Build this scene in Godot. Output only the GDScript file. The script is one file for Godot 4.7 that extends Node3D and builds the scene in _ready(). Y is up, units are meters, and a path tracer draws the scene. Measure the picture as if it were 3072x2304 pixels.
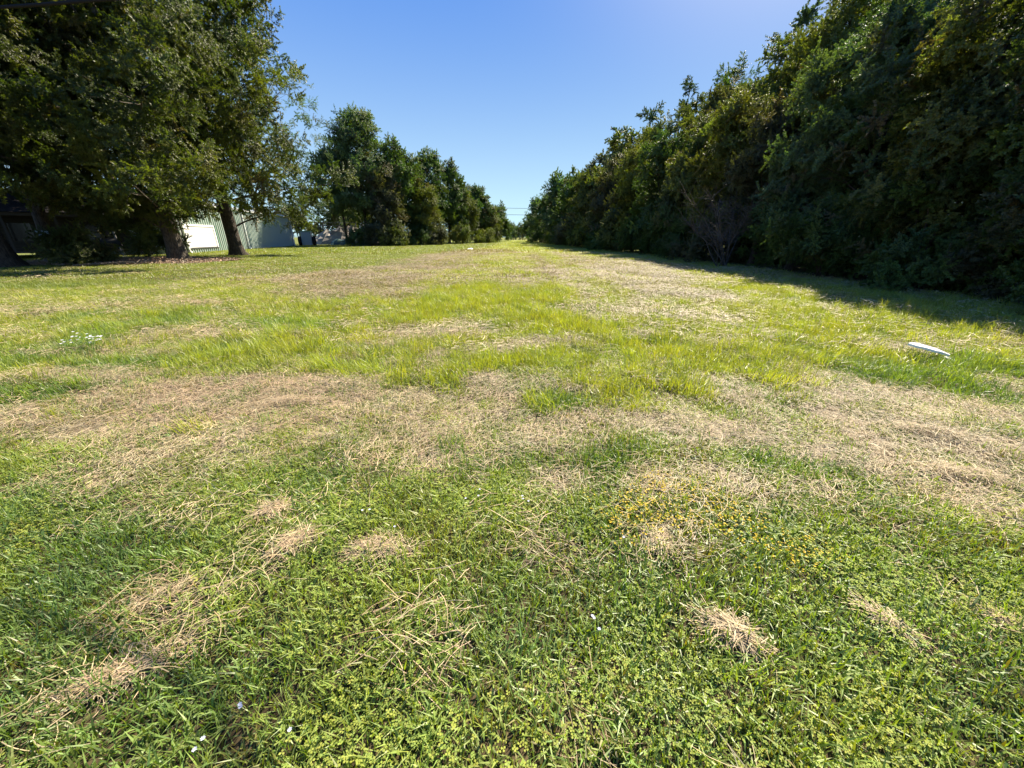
extends Node3D

# ---------------------------------------------------------------- mesh collecting
class Buf:
	var v := PackedVector3Array()
	var n := PackedVector3Array()
	var c := PackedColorArray()
	var ix := PackedInt32Array()
	func tri(a: Vector3, b: Vector3, d: Vector3, col: Color) -> void:
		var nn := (b - a).cross(d - a).normalized()
		var k := v.size()
		for p in [a, b, d]:
			v.append(p); n.append(nn); c.append(col)
		ix.append(k); ix.append(k + 2); ix.append(k + 1)
	func quad(a: Vector3, b: Vector3, d: Vector3, e: Vector3, col: Color) -> void:
		var nn := (b - a).cross(d - a).normalized()
		var k := v.size()
		for p in [a, b, d, e]:
			v.append(p); n.append(nn); c.append(col)
		ix.append_array(PackedInt32Array([k, k + 2, k + 1, k, k + 3, k + 2]))
	func box(lo: Vector3, hi: Vector3, col := Color.WHITE) -> void:
		var p := [Vector3(lo.x, lo.y, lo.z), Vector3(hi.x, lo.y, lo.z), Vector3(hi.x, hi.y, lo.z), Vector3(lo.x, hi.y, lo.z),
			Vector3(lo.x, lo.y, hi.z), Vector3(hi.x, lo.y, hi.z), Vector3(hi.x, hi.y, hi.z), Vector3(lo.x, hi.y, hi.z)]
		quad(p[4], p[5], p[6], p[7], col); quad(p[1], p[0], p[3], p[2], col)
		quad(p[5], p[1], p[2], p[6], col); quad(p[0], p[4], p[7], p[3], col)
		quad(p[7], p[6], p[2], p[3], col); quad(p[0], p[1], p[5], p[4], col)
	func tube(pts: PackedVector3Array, rad: PackedFloat32Array, sides: int, col: Color, wob := 0.0, cap := true) -> void:
		var first := v.size()
		var side := Vector3.RIGHT
		for i in pts.size():
			var d: Vector3 = (pts[min(i + 1, pts.size() - 1)] - pts[max(i - 1, 0)]).normalized()
			if absf(d.dot(side)) > 0.9: side = Vector3.FORWARD
			side = (side - d * d.dot(side)).normalized()
			var up := d.cross(side)
			for s in sides:
				var a := TAU * s / sides
				var o := side * cos(a) + up * sin(a)
				var r: float = rad[i] * (1.0 + wob * sin(a * 5.0 + i * 0.7) + wob * 0.7 * sin(a * 3.0 - i * 1.1))
				v.append(pts[i] + o * r); n.append(o); c.append(col)
		for i in pts.size() - 1:
			for s in sides:
				var a0 := first + i * sides + s
				var a1 := first + i * sides + (s + 1) % sides
				ix.append_array(PackedInt32Array([a0, a0 + sides, a1, a1, a0 + sides, a1 + sides]))
		if cap:
			var m := pts.size() - 1
			for e in [0, m]:
				var k := v.size()
				v.append(pts[e]); n.append(Vector3.UP); c.append(col)
				for s in sides:
					ix.append_array(PackedInt32Array([k, first + e * sides + s, first + e * sides + (s + 1) % sides]))
	func mesh(m: Material) -> ArrayMesh:
		var a := []
		a.resize(Mesh.ARRAY_MAX)
		a[Mesh.ARRAY_VERTEX] = v; a[Mesh.ARRAY_NORMAL] = n; a[Mesh.ARRAY_COLOR] = c; a[Mesh.ARRAY_INDEX] = ix
		var am := ArrayMesh.new()
		am.add_surface_from_arrays(Mesh.PRIMITIVE_TRIANGLES, a)
		am.surface_set_material(0, m)
		return am

# ---------------------------------------------------------------- copies of one mesh
class Lot:
	var b := PackedFloat32Array()
	var count := 0
	func put(x: Vector3, y: Vector3, z: Vector3, o: Vector3, col: Color) -> void:
		b.append_array(PackedFloat32Array([x.x, y.x, z.x, o.x, x.y, y.y, z.y, o.y, x.z, y.z, z.z, o.z, col.r, col.g, col.b, 1.0]))
		count += 1
	func upright(o: Vector3, turn: float, s: float, h: float, lean: Vector2, col: Color) -> void:
		var cs := cos(turn) * s
		var sn := sin(turn) * s
		b.append_array(PackedFloat32Array([cs, lean.x * h, sn, o.x, 0.0, h, 0.0, o.y, -sn, lean.y * h, cs, o.z, col.r, col.g, col.b, 1.0]))
		count += 1
	func node(called: String, mesh: Mesh) -> MultiMeshInstance3D:
		var mm := MultiMesh.new()
		mm.transform_format = MultiMesh.TRANSFORM_3D
		mm.use_colors = true
		mm.mesh = mesh
		mm.instance_count = count
		mm.buffer = b
		var o := MultiMeshInstance3D.new()
		o.name = called
		o.multimesh = mm
		o.set_meta("kind", "stuff")
		return o

var used := {}
func numbered(called: String) -> String:
	used[called] = used.get(called, -1) + 1
	return called if used[called] == 0 else "%s_%03d" % [called, used[called]]

func tag(o: Node, label: String, category: String, group := "") -> void:
	o.set_meta("label", label); o.set_meta("category", category)
	if group: o.set_meta("group", group)

func thing(called: String, label: String, category: String, at: Vector3, turn := 0.0, group := "") -> Node3D:
	var o := Node3D.new()
	o.name = numbered(called)
	add_child(o)
	o.position = at; o.rotation.y = turn
	tag(o, label, category, group)
	return o

func part(called: String, mesh: Mesh, parent: Node, at := Vector3.ZERO) -> MeshInstance3D:
	var o := MeshInstance3D.new()
	o.name = called if parent != self else numbered(called)
	o.mesh = mesh
	o.position = at
	parent.add_child(o, true)
	return o

func mat(col: Color, rough: float, vertex := true, back := Color.BLACK, spec := 0.5) -> StandardMaterial3D:
	var m := StandardMaterial3D.new()
	m.albedo_color = col.linear_to_srgb() if not vertex else Color.WHITE
	m.vertex_color_use_as_albedo = vertex
	m.roughness = rough
	m.metallic_specular = spec
	m.cull_mode = BaseMaterial3D.CULL_DISABLED
	if back != Color.BLACK:
		m.backlight_enabled = true
		m.backlight = back
	return m

func noise(seed_: int, freq: float, oct := 3) -> FastNoiseLite:
	var f := FastNoiseLite.new()
	f.seed = seed_; f.frequency = freq; f.noise_type = FastNoiseLite.TYPE_SIMPLEX_SMOOTH
	f.fractal_octaves = oct
	return f

var rng := RandomNumberGenerator.new()
func rr(a: float, b: float) -> float: return rng.randf_range(a, b)
func jit(col: Color, amt: float) -> Color:
	var k := 1.0 + rr(-amt, amt)
	return Color(col.r * k * (1.0 + rr(-amt, amt) * 0.4), col.g * k, col.b * k * (1.0 + rr(-amt, amt) * 0.4))

var n_low := noise(11, 0.35)
var n_mid := noise(12, 1.1)
var n_fine := noise(13, 4.0, 2)
var n_wide := noise(14, 0.06)

# height of the ground: a mown field that is nearly level, with humps and hollows
func ground_y(x: float, z: float) -> float:
	var near := clampf(1.0 - (-z - 6.0) / 40.0, 0.15, 1.0)
	return (n_low.get_noise_2d(x, z) * 0.07 + n_mid.get_noise_2d(x, z) * 0.03) * near + n_wide.get_noise_2d(x, z) * 0.06

# ---------------------------------------------------------------- what grows where (metres): S straw, P reddish straw, T tall, G green, Y flowers, B dead thatch
const PATCHES := "T,-4.29,-5.07,0.61,0.59;T,-3.99,-5.49,0.71,0.65;T,-3.21,-5.38,0.60,0.52;T,-2.01,-4.50,0.40,0.63;T,-1.35,-4.31,0.23,0.45;T,-1.29,-4.74,0.27,0.42;T,-0.75,-4.15,0.40,0.44;T,0.05,-4.81,0.81,0.64;T,0.79,-5.14,0.58,0.56;T,1.21,-4.22,0.72,0.57;T,1.05,-3.56,0.59,0.38;T,1.88,-3.99,0.46,0.61;T,3.19,-4.06,0.35,0.53;T,3.18,-3.55,0.31,0.34;T,2.92,-2.93,0.21,0.25;T,2.86,-2.69,0.17,0.16;T,2.82,-4.71,0.58,0.55;T,0.31,-3.47,0.34,0.29;T,0.90,-7.28,1.48,1.33;T,-0.47,-10.87,2.55,2.73;T,-2.33,-9.06,1.26,1.77;T,-1.05,-6.09,0.89,0.76;T,4.67,-6.64,1.19,1.13;T,5.34,-5.35,0.79,0.77;T,2.19,-5.68,0.84,0.67;T,-4.15,-5.23,1.02,0.57;T,-2.59,-4.25,0.24,0.29;T,-2.31,-4.45,0.34,0.50;G,-6.92,-6.58,0.95,0.90;G,-6.78,-6.95,0.75,0.83;G,-5.38,-4.65,0.66,0.64;G,-6.75,-5.03,0.80,0.62;G,-5.73,-3.89,0.30,0.49;G,-5.30,-3.92,0.57,0.40;G,-9.14,-7.84,0.32,0.76;G,-6.98,-7.77,0.42,0.75;G,-5.11,-6.93,0.44,0.77;G,-4.20,-6.78,0.74,0.66;G,-3.17,-3.22,0.27,0.19;G,-2.14,-2.99,0.27,0.25;G,0.67,-2.39,0.45,0.27;G,2.10,-2.37,0.32,0.26;G,2.57,-2.36,0.17,0.17;G,1.70,-2.19,0.26,0.19;G,-0.47,-2.36,0.30,0.22;G,0.55,-3.34,0.30,0.31;G,4.88,-4.35,0.90,0.65;G,4.86,-3.77,0.81,0.38;G,6.37,-4.73,0.71,0.69;B,-4.03,-3.05,0.43,0.20;P,-3.30,-3.55,1.26,0.70;P,-2.40,-3.71,0.93,0.63;P,-1.85,-3.13,0.56,0.41;M,-1.25,-3.36,0.89,0.48;M,-0.41,-2.93,0.77,0.28;P,0.57,-3.10,0.53,0.19;M,-0.14,-2.82,1.21,0.32;M,-0.82,-2.46,0.67,0.28;M,-2.35,-2.71,1.17,0.32;M,-3.14,-2.71,0.92,0.32;S,-1.05,-4.66,0.17,0.67;S,-1.59,-4.63,0.15,0.40;S,-0.29,-4.10,0.36,0.26;M,-0.29,-5.44,0.61,0.36;S,3.97,-3.25,0.92,0.90;S,3.73,-2.72,0.70,0.68;S,3.25,-2.68,0.54,0.57;S,3.11,-2.11,0.56,0.43;S,3.06,-1.86,0.37,0.24;S,1.86,-2.78,0.62,0.28;S,2.24,-2.64,0.33,0.21;S,2.63,-2.44,0.31,0.27;S,3.05,-3.34,0.23,0.31;M,1.29,-2.19,0.43,0.17;M,0.89,-2.05,0.20,0.21;M,0.36,-2.15,0.28,0.15;M,1.79,-2.04,0.58,0.16;M,2.24,-1.88,0.46,0.12;P,0.94,-2.19,0.09,0.19;M,-2.90,-2.23,0.62,0.16;M,-2.25,-2.36,0.65,0.17;M,-2.40,-2.00,0.35,0.07;S,-1.85,-1.83,0.31,0.07;S,-1.42,-1.73,0.14,0.05;B,4.96,-12.86,1.61,3.03;B,5.38,-11.16,1.15,1.97;B,-3.32,-11.47,0.79,1.94;B,-5.44,-13.97,2.62,3.86;B,-7.75,-16.59,2.35,3.46;B,-4.89,-15.73,1.07,2.78;B,0.49,-5.83,0.76,0.28;B,0.30,-14.49,0.74,2.39;B,6.63,-24.50,3.66,7.32;B,4.80,-34.11,0.65,17.52;B,2.04,-28.15,0.58,12.89;B,6.39,-17.31,1.30,3.61;B,-4.87,-22.95,3.28,3.70;B,-5.28,-29.93,3.23,5.29;B,-5.09,-38.27,3.80,6.45;B,-3.86,-47.30,4.66,8.65;S,-1.15,-6.64,0.91,0.71;S,-1.72,-6.53,0.71,0.64;M,2.02,-8.48,1.20,1.19;M,3.32,-8.91,0.94,1.31;M,4.36,-7.82,0.97,1.36;P,-7.99,-9.32,1.41,0.67;M,-10.73,-8.36,1.26,1.16;M,-10.04,-9.06,1.21,0.99;M,-5.64,-6.54,1.31,0.74;S,-5.30,-4.28,0.99,0.28;M,-5.97,-5.27,1.28,0.34;B,6.18,-5.43,0.66,0.29;B,4.51,-6.50,0.36,0.49;Y,0.78,-1.71,0.27,0.16;Y,0.66,-1.79,0.18,0.14;Y,1.22,-1.77,0.25,0.14;Y,1.10,-1.97,0.31,0.13;Y,1.42,-1.53,0.24,0.13;Y,1.30,-1.63,0.21,0.10;Y,1.54,-1.44,0.16,0.08;B,0.22,-1.51,0.23,0.08;B,0.29,-0.75,0.09,0.09;B,-1.63,-1.26,0.22,0.09;B,-1.47,-1.15,0.19,0.06;B,0.86,-1.58,0.17,0.12;S,1.43,-1.34,0.15,0.06"
const CH := "SPTGYBM"
var near_map: Array = []
var far_map: Array = []
const NX0 := -14.0
const NZ0 := -16.0
const NC := 0.1
const NW := 280
const NH := 175
const FX0 := -60.0
const FZ0 := -200.0
const FC := 0.5
const FW := 170
const FH := 404

func lawn_edge(z: float) -> float:          # left of this line the grass is a short even lawn
	if z > -12.0: return -100.0
	return lerpf(-13.5, -6.0, smoothstep(-12.0, -24.0, z)) if z > -24.0 else lerpf(-6.0, -3.0, clampf((-z - 24.0) / 80.0, 0.0, 1.0))

func base_cover(x: float, z: float) -> PackedFloat32Array:
	var a := n_low.get_noise_2d(x * 1.3 + 40.0, z * 1.3)
	var b := n_mid.get_noise_2d(x * 0.9 - 70.0, z * 0.9)
	var s := 0.0
	var t := 0.0
	var d := -z
	var edge := lawn_edge(z)
	var lawn := smoothstep(edge + 0.8, edge - 0.8, x + a * 1.6)
	if d < 2.7:
		s = clampf(b - 0.22, 0.0, 1.0) * 0.6
	elif d < 4.2:
		s = 0.42 + b * 0.6
		t = clampf(a * 0.5, 0.0, 0.4)
	else:
		s = 0.23 + b * 0.5 + n_fine.get_noise_2d(x * 0.4, z * 0.4) * 0.25
		t = 0.62 + a * 0.5
	if d > 10.0:
		var stripe := n_mid.get_noise_2d(x * 1.0, z * 0.05 + 9.0)
		s = clampf(0.20 + stripe * 0.55 + b * 0.25, 0.0, 1.0)
		var track := smoothstep(0.55, 1.0, cos((x + z * 0.02 + a * 0.25) * TAU / 1.9)) * smoothstep(-0.4, 0.2, n_mid.get_noise_2d(x * 0.2, z * 0.12))
		s += track * 0.5
		t = 0.4 + a * 0.4 - track * 0.3
	if d > 60.0: s *= 0.6
	s = lerpf(s, 0.04, lawn); t = lerpf(t, 0.0, lawn)
	return PackedFloat32Array([clampf(s, 0, 1), 0.0, clampf(t, 0, 1), lawn * 0.6, 0.0, 0.0])

func lay_map(x0: float, z0: float, cell: float, w: int, h: int, rows: Array) -> Array:
	var m: Array = []
	for k in 6:
		var f := PackedFloat32Array()
		f.resize(w * h)
		m.append(f)
	for j in h:
		for i in w:
			var e := base_cover(x0 + (i + 0.5) * cell, z0 + (j + 0.5) * cell)
			m[0][j * w + i] = e[0]; m[2][j * w + i] = e[2]; m[3][j * w + i] = e[3]
	for r in rows:
		var k: int = CH.find(r[0])
		var bx: float = float(r[1]); var bz: float = float(r[2])
		var rx: float = float(r[3]); var rz: float = float(r[4])
		for j in range(maxi(0, int((bz - rz * 1.4 - z0) / cell)), mini(h, int((bz + rz * 1.4 - z0) / cell) + 1)):
			for i in range(maxi(0, int((bx - rx * 1.4 - x0) / cell)), mini(w, int((bx + rx * 1.4 - x0) / cell) + 1)):
				var x := x0 + (i + 0.5) * cell
				var z := z0 + (j + 0.5) * cell
				var q := sqrt(pow((x - bx) / rx, 2.0) + pow((z - bz) / rz, 2.0))
				var wgt := smoothstep(1.15, 0.6, q + n_mid.get_noise_2d(x * 1.6 / maxf(rx, 0.3), z * 1.6 / maxf(rz, 0.3)) * 0.35)
				if wgt <= 0.0: continue
				var at := j * w + i
				if k == 6:
					m[0][at] = lerpf(m[0][at], 0.62 + n_fine.get_noise_2d(x * 0.5, z * 0.5) * 0.5, wgt); m[2][at] *= 1.0 - wgt * 0.7
				elif k == 0 or k == 1:
					m[0][at] = lerpf(m[0][at], 0.80 + n_fine.get_noise_2d(x * 0.6, z * 0.6) * 0.7, wgt); m[2][at] *= 1.0 - wgt * 0.92; m[3][at] *= 1.0 - wgt
					m[1][at] = maxf(m[1][at], wgt) if k == 1 else m[1][at] * (1.0 - wgt)
				elif k == 2:
					m[2][at] = maxf(m[2][at], wgt); m[0][at] *= 1.0 - wgt * 0.85
				elif k == 3:
					m[3][at] = maxf(m[3][at], wgt); m[0][at] *= 1.0 - wgt * 0.9; m[2][at] = maxf(m[2][at], wgt * 0.6 if z < -3.9 else 0.0)
				elif k == 4:
					m[4][at] = maxf(m[4][at], wgt)
				else:
					m[5][at] = maxf(m[5][at], wgt); m[0][at] = lerpf(m[0][at], 0.75, wgt); m[2][at] *= 1.0 - wgt * 0.8
	return m

func cover(x: float, z: float) -> PackedFloat32Array:
	var i := int((x - NX0) / NC)
	var j := int((z - NZ0) / NC)
	if i >= 0 and j >= 0 and i < NW and j < NH and z > -14.0 + n_fine.get_noise_2d(x, z):
		var k := j * NW + i
		return PackedFloat32Array([near_map[0][k], near_map[1][k], near_map[2][k], near_map[3][k], near_map[4][k], near_map[5][k]])
	i = clampi(int((x - FX0) / FC), 0, FW - 1)
	j = clampi(int((z - FZ0) / FC), 0, FH - 1)
	var q := j * FW + i
	return PackedFloat32Array([far_map[0][q], far_map[1][q], far_map[2][q], far_map[3][q], far_map[4][q], far_map[5][q]])

const GREEN := Color(0.265, 0.355, 0.080)
const DEEP := Color(0.130, 0.225, 0.060)
const LIME := Color(0.390, 0.425, 0.072)
const LAWN := Color(0.230, 0.262, 0.058)
const STRAW := Color(0.440, 0.350, 0.205)
const RUDDY := Color(0.430, 0.310, 0.190)
const DRAB := Color(0.190, 0.140, 0.080)
const SOIL := Color(0.085, 0.065, 0.035)

func ground_color(x: float, z: float) -> Color:
	var e := cover(x, z)
	var far := smoothstep(8.0, 40.0, -z)
	var g := GREEN.lerp(LIME, clampf(e[2] * 0.8 + far * 0.4, 0.0, 1.0)).lerp(LAWN, e[3] * far)
	var s := STRAW.lerp(RUDDY, e[1]).lerp(DRAB, e[5] * 0.6)
	var c := g.lerp(s, clampf(e[0] * 0.9, 0.0, 1.0))
	var thatch := SOIL.lerp(STRAW * 0.55, 0.15 + e[0] * 0.6)
	c = thatch.lerp(c, far * 0.8)
	return c * (1.0 + n_fine.get_noise_2d(x * 2.0, z * 2.0) * 0.35 + n_mid.get_noise_2d(x, z) * 0.15)

func blade(b: Buf, base: Vector3, dir: Vector2, lean: float, length: float, width: float, col: Color, twist := 0.0) -> void:
	var d := Vector3(dir.x, 0, dir.y)
	var side := Vector3(-dir.y, 0, dir.x).rotated(Vector3.UP, twist) * width * 0.5
	var mid := base + (Vector3.UP * cos(lean * 0.5) + d * sin(lean * 0.5)) * length * 0.55
	var tip := mid + (Vector3.UP * cos(lean * 1.4) + d * sin(lean * 1.4)) * length * 0.45
	if width > 0.0065:                       # seen from afar: a plain leaf blade
		b.tri(base - side, base + side, mid.lerp(tip, 0.8), col)
		return
	b.quad(base - side * 0.8, base + side * 0.8, mid + side, mid - side, col)
	b.tri(mid - side, mid + side, tip, col)

func tuft(blades: int, radius: float, l0: float, l1: float, width: float, lean: float, amt: float) -> Buf:
	var b := Buf.new()
	for i in blades:
		var a := rr(0, TAU)
		var r := sqrt(rng.randf()) * radius
		var f := rr(0, TAU)
		blade(b, Vector3(cos(a) * r, -0.01, sin(a) * r), Vector2(cos(f), sin(f)), rr(0.15, lean), rr(l0, l1), width * rr(0.7, 1.2), jit(Color.WHITE, amt), rr(-0.8, 0.8))
	return b

func strands(count: int, radius: float, l0: float, l1: float, width: float, high: float, spread: float) -> Buf:
	var b := Buf.new()                       # dry stalks that lie over one another, mostly along x
	for i in count:
		var f := rng.randfn(0.0, spread)
		var p := Vector3(rr(-radius, radius), rr(0.004, high), rr(-radius, radius))
		var length := rr(l0, l1)
		var bend := rr(-0.9, 0.9)
		var col := jit(Color.WHITE, 0.3)
		var segs := 4 if width < 0.004 else 2
		var wd := width * rr(0.7, 1.3)
		var d := Vector3(cos(f), rr(-0.12, 0.2), sin(f))
		p -= d * length * 0.5
		for s in segs:
			var q := p + d * (length / segs)
			q.y = maxf(q.y, 0.002)
			var side := Vector3(-d.z, rr(-0.5, 0.5), d.x).normalized() * wd * 0.5
			b.quad(p - side, p + side, q + side * 0.8, q - side * 0.8, col)
			p = q
			d = d.rotated(Vector3.UP, bend * 1.3 / segs)
			d.y -= rr(0.0, 0.5) / segs
			d = d.normalized()
	return b

func clover(count: int, radius: float, high: float, leaf: float) -> Buf:
	var b := Buf.new()
	for i in count:
		var a := rr(0, TAU)
		var r := sqrt(rng.randf()) * radius
		var p := Vector3(cos(a) * r, rr(0.012, high), sin(a) * r)
		var turn := rr(0, TAU)
		var tilt := rr(0.0, 0.7)
		var col := jit(Color.WHITE, 0.28)
		for k in 3:
			var f := turn + TAU * k / 3.0
			var d := Vector3(cos(f), rr(-0.1, 0.25) + tilt * sin(f) * 0.4, sin(f))
			var s := Vector3(-sin(f), 0.0, cos(f)) * leaf * 0.42
			var m := p + d * leaf * 0.6
			b.quad(p, m - s, p + d * leaf, m + s, col)
	return b

func flower_sprig(heads: int, radius: float, high: float, petal: float) -> Buf:
	var b := Buf.new()
	for i in heads:
		var a := rr(0, TAU)
		var r := sqrt(rng.randf()) * radius
		var p := Vector3(cos(a) * r, rr(0.5, 1.0) * high, sin(a) * r)
		b.quad(Vector3(p.x * 0.5, 0, p.z * 0.5), Vector3(p.x * 0.5 + 0.002, 0, p.z * 0.5), p + Vector3(0.001, 0, 0), p, Color(0.25, 0.28, 0.05))
		for k in 4:
			var f := a + TAU * k / 4.0
			var d := Vector3(cos(f), rr(0.1, 0.8), sin(f))
			var s := Vector3(-sin(f), 0.0, cos(f)) * petal * 0.4
			b.quad(p, p + d * petal * 0.6 - s, p + d * petal, p + d * petal * 0.6 + s, jit(Color.WHITE, 0.2))
	return b

# ---------------------------------------------------------------- trees
var leaf_mat: StandardMaterial3D
var bark_mat: StandardMaterial3D
var sprays := {}

func leaf(b: Buf, p: Vector3, d: Vector3, nrm: Vector3, l: float, w: float, col: Color) -> void:
	var s := d.cross(nrm).normalized() * w * 0.5
	var m := p + d * l * 0.45 - nrm * w * 0.12
	b.tri(p, m - s + nrm * w * 0.2, p + d * l, col)
	b.tri(p, p + d * l, m + s + nrm * w * 0.2, col)

func bough(l: float, w: float, count: int, twigs: int, length: float, wide: float) -> ArrayMesh:
	var b := Buf.new()                      # a leafy bough along +y: side twigs, each with leaves to every side
	b.tri(Vector3(-0.012, 0, 0), Vector3(0, length * 0.9, 0), Vector3(0.014, 0.0, 0.008), Color(0.9, 0.6, 0.5))
	for t in twigs:
		var y := rr(0.05, 0.85)
		var f := t * 2.39996 + rr(-0.4, 0.4)
		var d := Vector3(cos(f) * wide, rr(0.25, 1.0), sin(f) * wide).normalized()
		var from := Vector3.UP * length * y
		var long := length * rr(0.35, 0.65) * (1.15 - y * 0.5)
		b.tri(from, from + d * long, from + Vector3(0.010, 0.0, 0.008), Color(0.9, 0.6, 0.5))
		var tone := rr(0.8, 1.2)
		for i in count:
			var p := from + d * long * rr(0.1, 1.0) - Vector3(0, rr(0.0, 0.05), 0)
			var a := rr(0, TAU)
			var o := Vector3(cos(a), rr(-0.5, 0.8), sin(a)).normalized()
			var nrm := Vector3(rr(-0.7, 0.7), 1.0, rr(-0.7, 0.7)).normalized()
			leaf(b, p, (o + d * 0.5 + Vector3(rr(-0.3, 0.3), rr(-0.4, 0.2), rr(-0.3, 0.3))).normalized(), nrm, l * rr(0.7, 1.25), w * rr(0.8, 1.2), jit(Color.WHITE * tone, 0.32))
	return b.mesh(leaf_mat)

const PALETTES := {
	"oak": [Color(0.108, 0.142, 0.037), Color(0.139, 0.163, 0.040), Color(0.090, 0.118, 0.034), Color(0.174, 0.187, 0.045)],
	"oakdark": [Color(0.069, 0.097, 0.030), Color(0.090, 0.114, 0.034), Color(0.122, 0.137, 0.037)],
	"bluish": [Color(0.130, 0.199, 0.095), Color(0.164, 0.230, 0.111), Color(0.105, 0.156, 0.077)],  # pale blue cast also paints haze onto the distant trees at left
	"olive": [Color(0.135, 0.165, 0.050), Color(0.176, 0.194, 0.061), Color(0.109, 0.135, 0.044), Color(0.208, 0.225, 0.068)],
	"brown": [Color(0.115, 0.119, 0.068), Color(0.138, 0.143, 0.079), Color(0.097, 0.106, 0.057), Color(0.166, 0.162, 0.094)],
	"lime": [Color(0.191, 0.217, 0.045), Color(0.235, 0.249, 0.052), Color(0.156, 0.174, 0.043)],
	"green": [Color(0.099, 0.163, 0.048), Color(0.126, 0.191, 0.052), Color(0.082, 0.130, 0.039)],
	"pine": [Color(0.059, 0.097, 0.045), Color(0.076, 0.120, 0.055), Color(0.052, 0.081, 0.040)],
}

# a crown of leafy twigs: lobes round the limbs, twigs on each lobe pointing outwards
func lobes_of(h: float, cb: float, r: float, k: int, style: String) -> Array:
	var out: Array = []
	for i in k:
		var t := (i + 0.5) / k
		var prof := sqrt(maxf(0.08, 1.0 - pow(2.0 * t - 0.85, 2.0) / 1.4))
		if style == "vine": prof = 1.0 - 0.45 * t * t
		elif style == "cone": prof = 1.05 - t * 0.95
		var a := i * 2.39996 + rr(-0.5, 0.5)
		var lr := r * rr(0.30, 0.50) * (1.0 if style != "cone" else maxf(0.35, 1.0 - t * 0.7))
		var off := maxf(0.0, r * prof - lr) * rr(0.65, 1.08)
		out.append([Vector3(cos(a) * off, lerpf(cb + lr * 0.6, h - lr * 0.75, t) + rr(-0.5, 0.5), sin(a) * off), lr])
	return out

func crown(lobes: Array, count: int, size: float, key: String, pal: Array, droop: float, dry: float) -> Array:
	var kinds: Array = sprays[key]
	var lots: Array = []
	for k in kinds: lots.append(Lot.new())
	var total := 0.0
	for l in lobes: total += l[1] * l[1]
	for l in lobes:
		var c: Vector3 = l[0]
		var lr: float = l[1]
		var base: Color = jit(pal[rng.randi() % pal.size()], 0.2)
		var axis := Vector3(c.x, 0, c.z).normalized()
		var squash := rr(0.7, 0.95)
		var cut := Vector3(rr(-1, 1), rr(-1, 1), rr(-1, 1)).normalized()
		for i in maxi(3, int(count * lr * lr / total)):
			var d := Vector3(rng.randfn(), rng.randfn(), rng.randfn()).normalized()
			if d.y < -0.55 and rng.randf() < 0.6: d.y = -d.y
			if sin(d.dot(cut) * 7.0 + d.x * 3.0) < -0.6 and rng.randf() < 0.6: continue
			var s := size * rr(0.65, 1.25)
			var p := c + Vector3(d.x, d.y * squash, d.z) * (lr * pow(rng.randf(), 0.4) * rr(0.85, 1.1) - s * 0.5)
			if p.y < 0.1: p.y = rr(0.1, 0.8)
			var y := (d + axis * 0.5 + Vector3(rr(-0.6, 0.6), rr(-0.5, 0.5) - droop, rr(-0.6, 0.6))).normalized()
			var x := y.cross(Vector3(rng.randfn(), rng.randfn(), rng.randfn())).normalized()
			var col: Color = base.lerp(pal[rng.randi() % pal.size()], 0.45)
			if rng.randf() < dry: col = col.lerp(Color(0.17, 0.125, 0.07), rr(0.3, 0.9))
			lots[rng.randi() % lots.size()].put(x * s, y * s, x.cross(y) * s, p, jit(col, 0.22))
	var out: Array = []
	for k in kinds.size():
		if lots[k].count: out.append(lots[k].node("crown", kinds[k]))
	return out

func limb_path(a: Vector3, e: Vector3, sag: float) -> PackedVector3Array:
	var pts := PackedVector3Array()
	var m := a.lerp(e, 0.5) + Vector3(rr(-0.3, 0.3), sag, rr(-0.3, 0.3))
	for i in 6:
		var t := i / 5.0
		pts.append(a.lerp(m, t).lerp(m.lerp(e, t), t) + (Vector3(rr(-0.06, 0.06), rr(-0.06, 0.06), rr(-0.06, 0.06)) if i > 0 else Vector3.ZERO))
	return pts

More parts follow.
